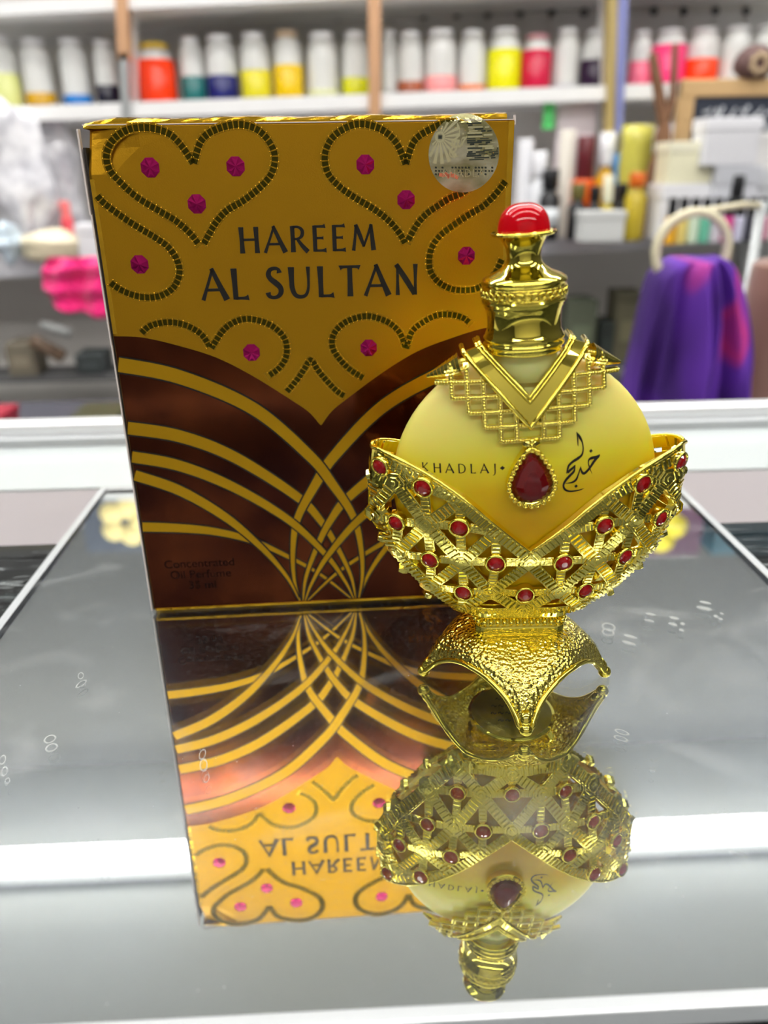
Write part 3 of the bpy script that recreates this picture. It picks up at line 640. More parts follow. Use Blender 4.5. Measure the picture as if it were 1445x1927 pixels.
# little lugs on the outside of the bowl
for s in (1, -1):
    for a, b2 in (((34.6, 57.0), (36.9, 56.6)), ((32.2, 40.5), (34.4, 41.0)), ((27.4, 32.0), (29.6, 32.4)), ((21.6, 24.8), (23.2, 25.4))):
        mb.tube([(s*a[0], -.6, a[1]), (s*(a[0]*.5+b2[0]*.5), -.6, (a[1]+b2[1])/2), (s*b2[0], -.6, b2[1])], [1.1, 1.3, .9], 6, smooth=False)
o = mb.build('pierced_bowl', GOLD_RIB, bt, MM, mirror_y=True); bevel(o, .00012, 1)
# smooth top rim and inner liner
mb = MB(); rim = crom([(0, 41.4), (4.0, 44.7), (8.3, 48.4), (12.2, 51.9), (17.5, 56.1), (22.7, 59.5), (28.0, 62.1), (33.0, 63.8), (34.4, 64.0)], 6)
rr_ = [bowl(x, z, .1) for x, z in rim]; rr_.append((35.3, -1.8, 64.0)); rr_.append((35.5, 0, 63.8))
full = [(-x, y, z) for x, y, z in reversed(rr_)]+rr_[1:]
mb.tube(full, .48, 8); mb.tube([(x, -y, z) for x, y, z in full], .48, 8); mb.build('bowl_rim', GOLD, bt, MM)
mb = MB()                                   # side walls that wrap front to back
for s in (1, -1):
    mb = MB(); zs = [55+k*.88 for k in range(11)]; A_ = [math.radians(90-24+k*4) for k in range(13)]
    vs = [((tab(AT, z)+.0)*math.sin(a)*s, -(tab(BT, z))*math.cos(a)*1.0, z) for z in zs for a in A_]; n = 13
    mb.add(vs, [(i*n+k, i*n+k+1, (i+1)*n+k+1, (i+1)*n+k) for i in range(10) for k in range(12)])
    o = mb.build('bowl_side', GOLD, bt, MM); md = o.modifiers.new('t', 'SOLIDIFY'); md.thickness = .0008; md.offset = 0
# floor of the bowl
mb = MB(); prof = [(z, tab(AT, z)-1.0, tab(BT, z)-1.0) for z in (18, 20, 21.5, 23, 24.5)]; vs = []; n = 40
for z, a, b2 in prof: vs += [(a*math.cos(2*math.pi*k/n), b2*math.sin(2*math.pi*k/n), z) for k in range(n)]
mb.add(vs, [(i*n+k, i*n+(k+1) % n, (i+1)*n+(k+1) % n, (i+1)*n+k) for i in range(4) for k in range(n)]+[tuple(range(n))], 0, True); mb.build('bowl_floor', GOLD, bt, MM)
def gem_parts(x, z, r, back=False):
    p0 = Vector(bowl(x, z, .2)); p1 = Vector(bowl(x, z, 1.2)); d = ((p1-p0).normalized()+Vector((0, -.8, 0))).normalized()
    if back: p0.y *= -1; d.y *= -1
    # cup
    ux = Vector((0, 0, 1)).cross(d).normalized() if abs(d.z) < .95 else Vector((1, 0, 0)); uz = d.cross(ux)
    def ring(rad, h): return [p0+d*h+(ux*math.cos(2*math.pi*k/20)+uz*math.sin(2*math.pi*k/20))*rad for k in range(20)]
    prof = [(r+.65, -1.0), (r+.65, .55), (r+.52, .85), (r+.22, .95), (r+.02, .60), (r, .1)]
    vs = [q for a, h in prof for q in ring(a, h)]; m = MB(); m.add(vs, [(i*20+k, i*20+(k+1) % 20, (i+1)*20+(k+1) % 20, (i+1)*20+k) for i in range(5) for k in range(20)]+[tuple(range(100, 120))], 0, True)
    cup = m.build('gem_cup', GOLD, bt, MM, fix=True)
    prof = [(r, .15), (r*.98, .6), (r*.72, 1.15), (r*.38, 1.42)]; m = MB(); n = 10
    vs = [p0+d*h+(ux*math.cos(2*math.pi*(k+.5*(i % 2))/n)+uz*math.sin(2*math.pi*(k+.5*(i % 2))/n))*a for i, (a, h) in enumerate(prof) for k in range(n)]
    fs = []
    for i in range(3):
        for k in range(n):
            a, b2, c, e = i*n+k, i*n+(k+1) % n, (i+1)*n+k, (i+1)*n+(k+1) % n
            if i % 2 == 0: fs += [(a, b2, c), (b2, e, c)]
            else: fs += [(a, e, c), (a, b2, e)]
    fs += [tuple(range(3*n, 4*n)), tuple(reversed(range(n)))]
    m.add(vs, fs, 0); g_ = m.build('ruby_gem', RUBY, cup, MM, fix=True)
for x, z, r in gems: gem_parts(x, z, r)

# ---- everything above the bowl leans a little to the left
PIV = Vector((0, 0, .042)); LEAN = math.radians(-3.3)
UPM = Matrix.Translation(PIV)@Matrix.Rotation(LEAN, 4, 'Y')@Matrix.Translation(-PIV)
YO = -1.3; BR_, BT_, BZ = 30.0, 9.2, 55.4
def upper(o, l=(0, 0, 0)): o.matrix_local = UPM@Matrix.Translation(l); return o
# frosted body
mb = MB(); vs = []; fs = []; nr, na = 26, 72
for side in (-1, 1):
    for i in range(nr+1):
        t = i/nr; rho = math.sin(t*math.pi/2); y = BT_*math.cos(t*math.pi/2)**.92 if t < 1 else 0
        for k in range(na): a = 2*math.pi*k/na; vs.append((BR_*rho*math.cos(a), YO+side*y, BZ+BR_*rho*math.sin(a)))
for sd_ in (0, 1):
    o_ = sd_*(nr+1)*na
    for i in range(nr):
        for k in range(na): fs.append((o_+i*na+k, o_+i*na+(k+1) % na, o_+(i+1)*na+(k+1) % na, o_+(i+1)*na+k))
mb.add(vs, fs, 0, True)
mb.lathe([(7.6, 80), (7.2, 84), (7.0, 88.5)], 40, (0, YO, 0))
ob = mb.build('frosted_body', GLASS, bt, MM, fix=True)
bmx = bmesh.new(); bmx.from_mesh(ob.data); bmesh.ops.remove_doubles(bmx, verts=bmx.verts, dist=1e-6); bmesh.ops.recalc_face_normals(bmx, faces=bmx.faces); bmx.to_mesh(ob.data); bmx.free()
upper(ob)
def bodyf(x, z, h):
    rho = min(.999, math.hypot(x, z-BZ)/BR_); return (x, YO-BT_*math.sqrt(1-rho*rho)**.92-h, z)
mb = MB(); letters(mb, 'KHADLAJ', -23.3, -7.2, 61.25, 60.85, 2.15, bodyf, .06, None, gap=.40, k=.95)
lay_ribbon(mb, [(-6.5, 61.95), (-5.95, 61.95), (-5.4, 61.95)], [.02, .95, .02], bodyf, .06)
upper(mb.build('brand_lettering', INK, bt, MM))
def calf(cx_, cy_):
    px, py = 1040+cx_/13.136, 800+cy_/13.136
    return (7.1+(px-1060)*.118-.004*(925-py), 55.3+(925-py)*.121-(px-1060)*.0068)
mb = MB(); callig(mb, bodyf, calf, .06, None, 0, .0092); upper(mb.build('arabic_lettering', INK, bt, MM))

# ---- cap
cap = thing('cap', None, None); cap.parent = bt
prof = [(0, 109.35), (6.0, 109.55), (6.55, 109.75), (6.65, 109.45), (6.4, 109.05), (5.2, 108.8), (4.3, 107.8), (3.65, 106.4), (3.42, 105.0), (3.6, 103.9), (4.4, 102.9), (5.8, 102.0), (7.5, 101.3), (8.5, 100.7), (8.85, 100.2), (8.75, 99.7), (8.35, 99.45),
        (8.45, 99.25), (8.45, 96.7), (8.7, 96.45), (8.72, 96.0), (8.3, 95.7), (8.35, 95.3), (8.0, 94.7), (7.75, 93.3), (7.65, 91.9), (7.8, 90.4), (8.2, 89.4), (8.5, 88.9), (8.5, 88.5), (8.15, 88.2), (8.3, 87.9), (8.6, 87.6), (8.5, 87.2), (8.05, 86.9), (8.2, 86.4), (8.0, 85.9), (7.3, 85.6)]
mb = MB(); mb.lathe(prof, 64); mb.build('stopper', GOLD, cap, MM, fix=True)
mb = MB()
for k in range(34):
    a = 2*math.pi*k/34; mb.tube([(8.72*math.cos(a+t*.075), 8.72*math.sin(a+t*.075), 97.95+.62*q) for t, q in ((-1, 0), (-.7, .7), (0, 1), (.7, .7), (1, 0), (.7, -.7), (0, -1), (-.7, -.7))], .27, 6, True)
for z in (99.0, 96.95): mb.tube([(8.6*math.cos(2*math.pi*k/64), 8.6*math.sin(2*math.pi*k/64), z) for k in range(64)], .22, 6, True)
mb.build('loop_band', GOLD, cap, MM)
mb = MB(); prof = [(5.3*math.cos(t)**.72 if t < math.pi/2-1e-6 else 0.001, 109.6+5.5*math.sin(t)**.95) for t in [math.pi/2*k/14 for k in range(15)]]; mb.lathe([(5.0, 109.5)]+prof, 48); mb.build('red_cabochon', CABO, cap, MM, fix=True)
upper(cap, (0, -.0028, 0))
# ---- collar
def colf(x, z, h):
    rho = min(.9995, math.hypot(x, z-BZ)/35.5); y = 10.2*math.sqrt(1-rho*rho)
    return (x, YO-y-h, z)
col = thing('collar', None, None); col.parent = bt
def vee(inner, outer, h0, h1, mb, mi=0):
    n = 14
    for s in (1, -1):
        a = seg(inner[0], inner[1], n); b2 = seg(outer[0], outer[1], n)
        vs = [colf(s*p[0], p[1], h1) for p in a]+[colf(s*p[0], p[1], h1) for p in b2]+[colf(s*p[0], p[1], h0) for p in a]+[colf(s*p[0], p[1], h0) for p in b2]; m = n+1
        fs = []
        for i in range(n): fs += [(i, m+i, m+i+1, i+1), (2*m+i, 2*m+i+1, 3*m+i+1, 3*m+i), (i, i+1, 2*m+i+1, 2*m+i), (m+i+1, m+i, 3*m+i, 3*m+i+1)]
        fs += [(n, m+n, 3*m+n, 2*m+n)]
        mb.add(vs, fs, mi)
mb = MB(); vee(((0, 76.6), (9.8, 87.6)), ((0, 71.2), (12.9, 86.6)), -.6, .45, mb); mb.build('vee_plate', GOLD, col, MM, fix=True)
mb = MB()
for a, b2, r in (((0, 77.0), (9.6, 87.9), .50), ((0, 76.0), (10.3, 87.7), .38), ((0, 70.9), (13.1, 86.5), .55)):
    q = seg(a, b2, 16); p = [colf(x, z, .5) for x, z in q]
    p.append((p[-1][0]*1.0, YO+1.0, p[-1][2]+.6))
    mb.tube([(-x, y, z) for x, y, z in reversed(p)]+p[1:], r, 8)
mb.build('vee_rope', GOLD, col, MM)
def vz(x): return min(70.6+1.19*abs(x), 84.6-.18*(abs(x)-13)) if abs(x) > 12 else 70.6+1.19*abs(x)
mb = MB(); XS = [2.9+3.3*i for i in range(5)]; ZS = [68.2+3.15*j for j in range(5)]
def beaded(a, b2):
    n = max(2, int(math.dist(a, b2)/.8)); lay_ribbon(mb, seg(a, b2, n), 1.0, colf, .25, -.7)
    k = .25; L = math.dist(a, b2)
    while k < L:
        t = k/L; mb.sphere(colf(a[0]+(b2[0]-a[0])*t, a[1]+(b2[1]-a[1])*t, .32), .36, 6, 4); k += .62
for s in (1, -1):
    for j, z in enumerate(ZS):
        xo = XS[j]+3.3; xi = max(0, (z-70.6)/1.19); beaded((s*xi, z), (s*xo, z))
        if j: beaded((s*XS[j-1], z), (s*XS[j], z))
    for i, x in enumerate(XS):
        z0 = ZS[max(0, i-1)]; beaded((s*x, z0), (s*x, vz(x)))
    beaded((s*12.4, 83.6), (s*17.2, 82.6)); beaded((s*12.8, 85.0), (s*16.2, 84.3))
    # wing tip
    for k in range(9):
        t = k/8; mb.tube([(s*(14.2+6.4*t-.40), YO-3.2+2.6*t, 83.9-2.4*t), (s*(14.2+6.4*t+.36), YO-3.1+2.6*t, 83.7-2.4*t)], [2.1*(1-t)+.60, 1.9*(1-t)+.34], 10, smooth=False)
mb.tube([(-1.6, colf(0, 68, .2)[1], 67.6), (0, colf(0, 68, .6)[1], 67.3), (1.6, colf(0, 68, .2)[1], 67.6)], 1.0, 8)
mb.build('filigree_skirt', GOLD_RIB, col, MM)
upper(col)
# ---- pendant
pen = thing('pendant', None, None); pen.parent = bt
def tear(r, top, n=40, cz=58.7):
    out = []
    for k in range(n):
        a = 2*math.pi*k/n; x = math.sin(a); y = math.cos(a)
        rr2 = r*(1 if y < 0 else (1-.55*y*y*0)); 
        if y <= 0: out.append((r*x, cz+r*y))
        else: out.append((r*x*(1-.30*y-.12*y*y), cz+(top-cz)*y))
    return out
yb = bodyf(0, 60, 0)[1]
rings = [(5.35, 67.0, yb+1.2), (5.45, 67.2, yb-1.5), (5.2, 66.9, yb-2.4), (4.75, 66.3, yb-2.5), (4.5, 66.0, yb-1.7)]
mb = MB(); vs = []; n = 40
for r, tp, y in rings: vs += [(x, y, z) for x, z in tear(r, tp)]
mb.add(vs, [(i*n+k, i*n+(k+1) % n, (i+1)*n+(k+1) % n, (i+1)*n+k) for i in range(4) for k in range(n)]+[tuple(range(4*n, 5*n))], 0, True); mb.build('pendant_setting', GOLD, pen, MM, fix=True)
mb = MB(); tr_ = tear(5.0, 66.6, 80); tr_.append(tr_[0])
for x, z in resample(tr_, 1.36)[:-1]:
    mb.tube([(x+.42*math.cos(t*math.pi/4), yb-2.75, z+.42*math.sin(t*math.pi/4)) for t in range(8)], .22, 6, True)
for z in (67.5, 68.4): mb.sphere((0, yb-2.2, z), .6, 10, 7)
mb.build('pendant_beads', GOLD, pen, MM)
mb = MB(); facets = 12
def tearpoly(r, top, n, cz=58.7): return tear(r, top, n, cz)
l0 = tearpoly(4.5, 66.0, 12); l1 = tearpoly(3.5, 64.6, 12, 58.6); l2 = tearpoly(2.0, 62.2, 12, 58.3)
vs = [(x, yb-2.0, z) for x, z in l0]+[(x, yb-3.1, z) for x, z in l1]+[(x, yb-3.55, z) for x, z in l2]
mb.add(vs, [(k, (k+1) % 12, 12+(k+1) % 12, 12+k) for k in range(12)]+[(12+k, 12+(k+1) % 12, 24+(k+1) % 12, 24+k) for k in range(12)]+[tuple(range(24, 36)), tuple(reversed(range(12)))]); mb.build('ruby_pendant_gem', RUBY_DARK, pen, MM, fix=True)
upper(pen)
# ================================================================== ROOM
WX, WB, WF, CEIL = 2.6, 2.42, -3.0, 1.95
def struct(name, m, *b2, bev=0):
    o = slab(name, m, *b2); o['kind'] = 'structure'; return o
WALL = mat('painted_wall', (.042, .041, .038, 1), .8); CEI = mat('ceiling_panel', (.27, .265, .25, 1), .85); FLR = mat('floor_tile', (.30, .29, .28, 1), .35)
struct('wall_back', WALL, -WX, WX, WB, WB+.1, FLOOR, CEIL); struct('wall_left', WALL, -WX-.1, -WX, WF, WB, FLOOR, CEIL); struct('wall_right', WALL, WX, WX+.1, WF, WB, FLOOR, CEIL)
wf = struct('wall_front', mat('grey_front_wall', (.26, .25, .24, 1), .7), -WX, WX, WF-.1, WF, FLOOR, CEIL)
struct('floor', FLR, -WX, WX, WF, WB, FLOOR-.1, FLOOR); struct('ceiling', CEI, -WX, WX, WF, WB, CEIL, CEIL+.1)
EM = mat('lit_tube', (1, 1, 1, 1), .5, emit=(1, .985, .96, 1), estr=46); EMB = mat('lit_tube_bright', (1, 1, 1, 1), .5, emit=(1, .99, .97, 1), estr=92); HOUS = mat('lamp_housing', (.8, .8, .8, 1), .4)
for y, z, x0, x1, lab in ((1.93, CEIL, -2.4, 2.4, 'long white ceiling tube lamp above the wall shelves'), (.80, CEIL, -2.2, 2.2, 'unseen ceiling tube lamp above the aisle, added to light the shelves'), (-.30, CEIL, -2.2, 2.2, 'unseen ceiling tube lamp above the counter, added for front light'), (-1.8, CEIL, -2.2, 2.2, 'unseen ceiling tube lamp behind the customer side, added for front light')):  # rows other than the shelf one are unseen, added to brighten shelves and bottle
    t = thing('tube_lamp', lab, 'lamp', (0, y, CEIL), None)
    mb = MB(); mb.box(x0, x1, -.05, .05, -.035, 0); mb.build('housing', HOUS, t)
    mb = MB(); mb.tube([(x0+.03, 0, -.062), (0, 0, -.062), (x1-.03, 0, -.062)], .026, 12); mb.build('tube', EMB if y > 1 else EM, t)

# ================================================================== WALL SHELVING
WHITE = mat('white_shelf', (.90, .90, .89, 1), .4); GREYP = mat('grey_slat_panel', (.82, .79, .74, 1), .6)
TILT = math.radians(-1.15)
YS, YB = 2.0, 2.30                       # shelf front and shelf back
un = thing('shelving_unit', 'white wall shelving full of perfume oil jars behind the counter', 'shelving', (0, 2.15, FLOOR))
uo = tuple(un.location)
def board(name, py0, px0, py1, px1, thick, m, parent=un, y0=YS, y1=YB):
    a, b2 = at(px0, py0, y0), at(px1, py1, y0); sl = (b2.z-a.z)/(b2.x-a.x); mb = MB()
    def zz(x): return a.z+(x-a.x)*sl
    X0, X1 = -1.75, 1.75
    vs = [(x-uo[0], y-uo[1], zz(x)-k-uo[2]) for x in (X0, X1) for y in (y0, y1) for k in (0, thick)]
    mb.add(vs, [(0, 1, 3, 2), (4, 6, 7, 5), (0, 4, 5, 1), (2, 3, 7, 6), (0, 2, 6, 4), (1, 5, 7, 3)]); mb.build(name, m, parent, fix=True); return zz
z_main = board('shelf_board', 201, 0, 160, 1150, .030, WHITE)
z_top = board('shelf_board', 2, 0, -55, 1150, .026, WHITE)
z_up1 = board('shelf_board', -260, 0, -330, 1150, .026, WHITE)
z_low = board('shelf_board', 487, 60, 446, 1015, .040, mat('grey_white_shelf', (.62, .62, .66, 1), .4))
mb = MB(); mb.box(-1.75, 1.75, YB-2.15, YB+.02-2.15, .02, 1.90); mb.build('back_panel', GREYP, un)
mb = MB(); mb.box(-1.75, 1.75, 2.10-2.15, 2.12-2.15, .02, .55); mb.build('lower_back_panel', mat('dark_cabinet', (.045, .05, .05, 1), .6), un)
mb = MB(); mb.box(-1.75, 1.75, YS-.02-2.15, 2.10-2.15, .0, .18); mb.build('plinth', mat('dark_cabinet', (.045, .05, .05, 1), .6), un)
COP = mat('copper_post', (.62, .36, .20, 1), .35, .4); STEEL = mat('grey_steel', (.45, .47, .47, 1), .35, .6); BLUEP = mat('blue_print_post', (.22, .24, .50, 1), .5); OCH = mat('ochre_edge', (.42, .32, .12, 1), .5)
def post(px0, py0, px1, py1, wpx, m, Y=1.985, name='upright'):
    a, b2 = at(px0, py0, Y), at(px1, py1, Y); w2 = wpx/F_PX*Y/2; mb = MB()
    vs = [(p.x+dx-uo[0], Y+dy-uo[1], p.z-uo[2]) for p in (a, b2) for dx, dy in ((-w2, 0), (w2, 0), (w2, .04), (-w2, .04))]
    mb.add(vs, [(0, 1, 5, 4), (1, 2, 6, 5), (2, 3, 7, 6), (3, 0, 4, 7), (0, 3, 2, 1), (4, 5, 6, 7)]); mb.build(name, m, un, fix=True)
post(214, -300, 232, 112, 18, COP); post(232, 100, 246, 470, 14, STEEL); post(240, -300, 252, 470, 10, WHITE, 2.03)
post(704, -300, 706, 470, 20, COP); post(1160, -300, 1150, 250, 14, OCH); post(1185, -300, 1163, 250, 16, BLUEP); post(1145, -300, 1138, 470, 12, WHITE, 2.04)
post(1420, 430, 1425, 560, 56, STEEL, 1.97)

# price tags on the back of the jar shelf
TAG = mat('tag_white', (.74, .73, .72, 1), .6); PIN = mat('tag_pin', (.03, .03, .03, 1), .4)
tg = thing('price_tag', 'small white price tag with a dark pin on the shelf back above the jars', 'price tag', (0, 0, 0), 'price tags above the jars')
mb = MB(); mb.box(-.038, .038, -.003, .003, -.028, .016); mb.build('card', TAG, tg); mb = MB(); mb.sphere((.045, -.004, .018), .010, 8, 6); mb.build('pin', PIN, tg)
first = True
for px, py in ((30, 66), (98, 64), (163, 62), (292, 60), (345, 56), (412, 52), (473, 54), (536, 52), (602, 50), (665, 48), (763, 46), (825, 44), (883, 43), (944, 42), (1003, 41), (1064, 40), (1120, 38), (1195, 38), (1251, 38), (1310, 37), (1368, 37), (1430, 38)):
    p = at(px, py, YB-.006)
    if first: tg.location = p; first = False
    else: dup(tg, p)

# jars ------------------------------------------------------------
PALE = bpy.data.materials.new('pale_jar_glass'); PALE.use_nodes = True; t = PALE.node_tree
trn = nd(PALE, 'ShaderNodeBsdfTransparent'); mx = nd(PALE, 'ShaderNodeMixShader', Fac=.72); b = t.nodes['Principled BSDF']; b.inputs['Base Color'].default_value = (.92, .93, .90, 1); b.inputs['Roughness'].default_value = .12
ln(PALE, trn.outputs[0], mx.inputs[1]); ln(PALE, b.outputs[0], mx.inputs[2]); ln(PALE, mx.outputs[0], t.nodes['Material Output'].inputs[0])
LIDW = mat('jar_lid_white', (.92, .92, .93, 1), .4)
def jar(x0, x1, topy, liq, col, label, lid=None, zf=None, Y=2.10, tint=None):
    zf = zf or z_main; pxc = (x0+x1)/2
    fl = at(pxc, 180, Y); X = fl.x; z0 = zf(X)+.0005; r = (at(x1, 180, Y).x-at(x0, 180, Y).x)/2
    h = at(pxc, topy, Y).z-z0; base = at(pxc, 180, Y)
    t = thing('perfume_jar', label, 'jar', (X, Y, z0)); lh = liq/F_PX*Y*.98
    m = MB(); hb = h*.80; m.lathe([(r*.94, .0), (r*.98, .008), (r*.98, hb-.014), (r*.86, hb+.004), (r*.6, hb+.012), (r*.6, hb+.020)], 24); m.build('glass', PALE, t, fix=True)
    m = MB(); m.lathe([(r*1.01, .004), (r*1.03, .010), (r*1.03, min(lh, hb-.01)), (r*.9, min(lh, hb-.01)+.002)], 24); m.build('oil', mat('oil_%d_%d_%d' % col, lin(col), .25, 0, .5), t, fix=True)
    m = MB(); m.lathe([(r*.70, hb+.014), (r*.76, hb+.018), (r*.76, h-.004), (r*.62, h)], 20); m.build('lid', lid or LIDW, t, fix=True)
YLID = mat('yellow_lid', (.80, .55, .02, 1), .4)
jar(-8, 42, 66, 52, (212, 216, 140), 'jar of pale yellow-green oil at the left end of the upper shelf')
jar(50, 104, 72, 22, (196, 150, 20), 'clear jar with a little amber oil between the pale green and the blue oil jars')
jar(121, 172, 72, 17, (16, 112, 190), 'clear jar with a thin layer of bright blue oil left of the steel post')
jar(184, 226, 76, 30, (18, 16, 36), 'jar with near-black oil just left of the first post')
jar(264, 334, 82, 72, (236, 58, 10), 'full jar of orange-red oil with a yellow lid right of the first post', YLID)
jar(344, 389, 70, 38, (20, 100, 100), 'jar with teal oil between the orange-red and navy jars')
jar(392, 450, 66, 38, (16, 22, 96), 'jar with navy blue oil right of the teal one')
jar(456, 512, 62, 44, (214, 204, 40), 'jar with lemon yellow oil right of the navy one')
jar(518, 572, 58, 50, (222, 186, 10), 'jar with golden yellow oil and a beige lid in the middle of the second bay', mat('beige_lid', (.6, .45, .3, 1), .5))
jar(580, 638, 62, 12, (214, 218, 170), 'almost empty clear jar left of the lime oil jar')
jar(645, 694, 60, 28, (206, 206, 10), 'jar with lime yellow oil just left of the second post')
jar(720, 746, 56, 6, (226, 226, 226), 'narrow clear empty jar just right of the second post')
jar(748, 796, 60, 20, (158, 84, 56), 'clear jar with a little brown oil in the third bay')
jar(799, 858, 56, 26, (236, 150, 150), 'clear jar with salmon pink oil in the third bay')
jar(862, 912, 58, 11, (222, 112, 26), 'clear jar with a thin layer of orange oil in the third bay')
jar(916, 976, 54, 62, (226, 222, 6), 'jar filled high with bright yellow oil left of the crimson jar')
jar(978, 1033, 66, 92, (190, 16, 60), 'jar full of crimson oil above the right edge of the gold box', mat('pink_lid', (.75, .35, .40, 1), .4))
jar(1038, 1084, 54, 5, (214, 214, 224), 'clear empty jar between the crimson and the dark purple jars')
jar(1088, 1146, 56, 42, (40, 10, 46), 'jar with dark purple oil left of the blue post')
jar(1178, 1217, 58, 38, (238, 112, 140), 'jar with rose pink oil right of the blue post')
jar(1219, 1280, 56, 70, (240, 60, 120), 'jar filled high with hot pink oil behind the brown roots')
jar(1283, 1341, 54, 38, (250, 66, 14), 'jar with orange-red oil above the blackboard frame')
jar(1346, 1398, 50, 6, (224, 220, 206), 'clear empty jar above the blackboard')
jar(1402, 1462, 48, 6, (222, 218, 214), 'clear jar behind the brown dried pod at the right edge')
# upper shelf packages, seen only as reflections in the mirror and counter
def pack(X, zf, w2, h, d, col, label, emb=None, Y=2.12):
    t = thing('gift_box', label, 'box', (X, Y, zf(X)+.0005)); m = MB(); m.box(-w2/2, w2/2, -d/2, d/2, 0, h); bevel(m.build('carton', mat('gb_%d_%d_%d' % col, lin(col), .4), t), .003)
    if emb:
        m = MB()
        for k in range(5): m.sphere((math.cos(k*1.256)*w2*.18, -d/2, h*.5+math.sin(k*1.256)*w2*.18), w2*.14, 10, 6, 0, (1, .15, 1))
        m.build('emblem', mat('em_%d_%d_%d' % emb, lin(emb), .3, .3), t)
pack(-.66, z_up1, .24, .19, .1, (38, 48, 66), 'navy gift box with a pale gold flower emblem on the highest shelf', (226, 206, 140))
pack(-.40, z_up1, .20, .18, .1, (60, 66, 76), 'slate gift box beside the navy one on the highest shelf')
pack(.88, z_up1, .26, .19, .1, (70, 24, 56), 'plum gift box with a yellow emblem on the highest shelf', (206, 190, 30))
pack(1.16, z_up1, .22, .18, .1, (24, 70, 84), 'teal gift box beside the plum one on the highest shelf')
pack(-.95, z_up1, .24, .17, .1, (150, 140, 50), 'olive yellow gift box left of the navy one on the highest shelf')
pack(.60, z_up1, .22, .17, .1, (150, 130, 140), 'dusty pink gift box left of the plum one on the highest shelf')

# ------------------------------------------------------------------ things on the lower shelf
def sz(px, Y): return px/F_PX*Y
def stand(px, Y, off=0): X = at(px, 470, Y).x; return X, z_low(X)+.0005+off
def place(px, py_bottom, Y):               # base position read at a depth; rests on the lower shelf
    X, z = stand(px, Y); return X, Y, z
def bottle(x0, x1, topy, Y, col, label, capcol=None, capf=.25, shape='bottle', cat='bottle', rough=.3, base=None, lab=None, name=None):
    X, Y, z = place((x0+x1)/2, 0, Y); z = base if base is not None else z; r = sz(x1-x0, Y)/2; h = at((x0+x1)/2, topy, Y).z-z
    t = thing(name or 'bottle', label, cat, (X, Y, z)); m = MB(); hb = h*(1-capf) if capcol else h
    if shape == 'bottle': prof = [(r*.9, 0), (r, .006), (r, hb*.80), (r*.55, hb*.93), (r*.42, hb)]
    elif shape == 'tin': prof = [(r*.97, 0), (r, .004), (r, hb-.004), (r*.96, hb)]
    elif shape == 'vase': prof = [(r*.55, 0), (r*.6, h*.05), (r*.75, h*.30), (r, h*.62), (r*.95, h*.85), (r*1.0, h)]
    m.lathe(prof, 24); m.build('body', mat('c_%d_%d_%d_%s' % (*col, rough), lin(col), rough), t, fix=True)
    if capcol:
        m = MB(); m.lathe([(r*.72, hb-.004), (r*.78, hb), (r*.78, h-.003), (r*.7, h)], 20); m.build('cap', mat('c_%d_%d_%d_%s' % (*capcol, .3), lin(capcol), .3), t, fix=True)
    if lab:
        m = MB(); m.lathe([(r*1.015, hb*.25), (r*1.015, hb*.62)], 24); m.build('label', mat('c_%d_%d_%d_%s' % (*lab, .5), lin(lab), .5), t, fix=True)
    return h+z
def carton(x0, x1, topy, Y, h_px, col, label, base=None, d=.09, cat='box', name='carton_box', stripe=None):
    X = at((x0+x1)/2, topy, Y).x; z = base if base is not None else z_low(X)+.0005; w2 = sz(x1-x0, Y); h = at((x0+x1)/2, topy, Y).z-z if h_px is None else sz(h_px, Y)
    t = thing(name, label, cat, (X, Y, z)); m = MB(); m.box(-w2/2, w2/2, -d/2, d/2, 0, h*.97); bevel(m.build('box_body', mat('c_%d_%d_%d_%s' % (*col, .55), lin(col), .55), t), .003)
    m = MB(); m.box(-w2/2-.002, w2/2+.002, -d/2-.002, d/2+.002, h*.74, h); bevel(m.build('lid', mat('c_%d_%d_%d_%s' % (*(stripe or col), .5), lin(stripe or col), .5), t), .002)
    return z+h
BLACK = (14, 15, 18); WH = (236, 236, 240)
bottle(966, 992, 262, 1.95, WH, 'tall white cylinder right behind the gold box edge', shape='tin')
bottle(992, 1022, 285, 1.93, (226, 228, 232), 'white lidded bottle between the gold box and the black droppers', (240, 240, 244))
bottle(1010, 1046, 318, 1.90, BLACK, 'black dropper bottle left of the cream candle', BLACK, lab=(200, 204, 206))
bottle(1040, 1068, 245, 1.97, (232, 226, 214), 'cream taper candle standing among the black bottles', shape='tin', name='candle', cat='candle')
bottle(1068, 1108, 256, 1.96, (226, 92, 22), 'orange bottle with a dark red top', (84, 14, 24), .42, shape='tin')
bottle(1064, 1096, 345, 1.88, BLACK, 'black dropper bottle in front of the orange bottle', (90, 84, 40))
bottle(1108, 1144, 250, 1.97, (222, 170, 20), 'amber yellow bottle with a round white cap', WH, .30)
bottle(1138, 1162, 290, 1.95, (20, 30, 40), 'dark bottle with a bright blue cap', (60, 140, 200), .35)
bottle(1122, 1146, 330, 1.87, (190, 170, 20), 'small yellow bottle with a cream cap in front of the amber one', (226, 226, 200), .4)
bottle(1098, 1124, 350, 1.86, BLACK, 'black round bottle in the front of the dark cluster', BLACK)
bottle(1148, 1172, 345, 1.87, BLACK, 'black bottle beside the yellow-green vase', BLACK)
carton(1092, 1170, 396, 1.83, None, (206, 208, 206), 'pale grey box in front of the black bottles', d=.05)
bottle(1150, 1206, 236, 1.93, (196, 190, 84), 'tall yellow-green glass vase in front of the blue post', shape='vase', name='vase', cat='vase', rough=.1)
bottle(1168, 1204, 325, 1.82, (176, 156, 40), 'short olive gold bottle in front of the yellow-green vase', (200, 96, 20), .18)
bottle(1205, 1232, 240, 1.97, (214, 208, 196), 'off-white bottle between the vase and the twisted roots', WH)
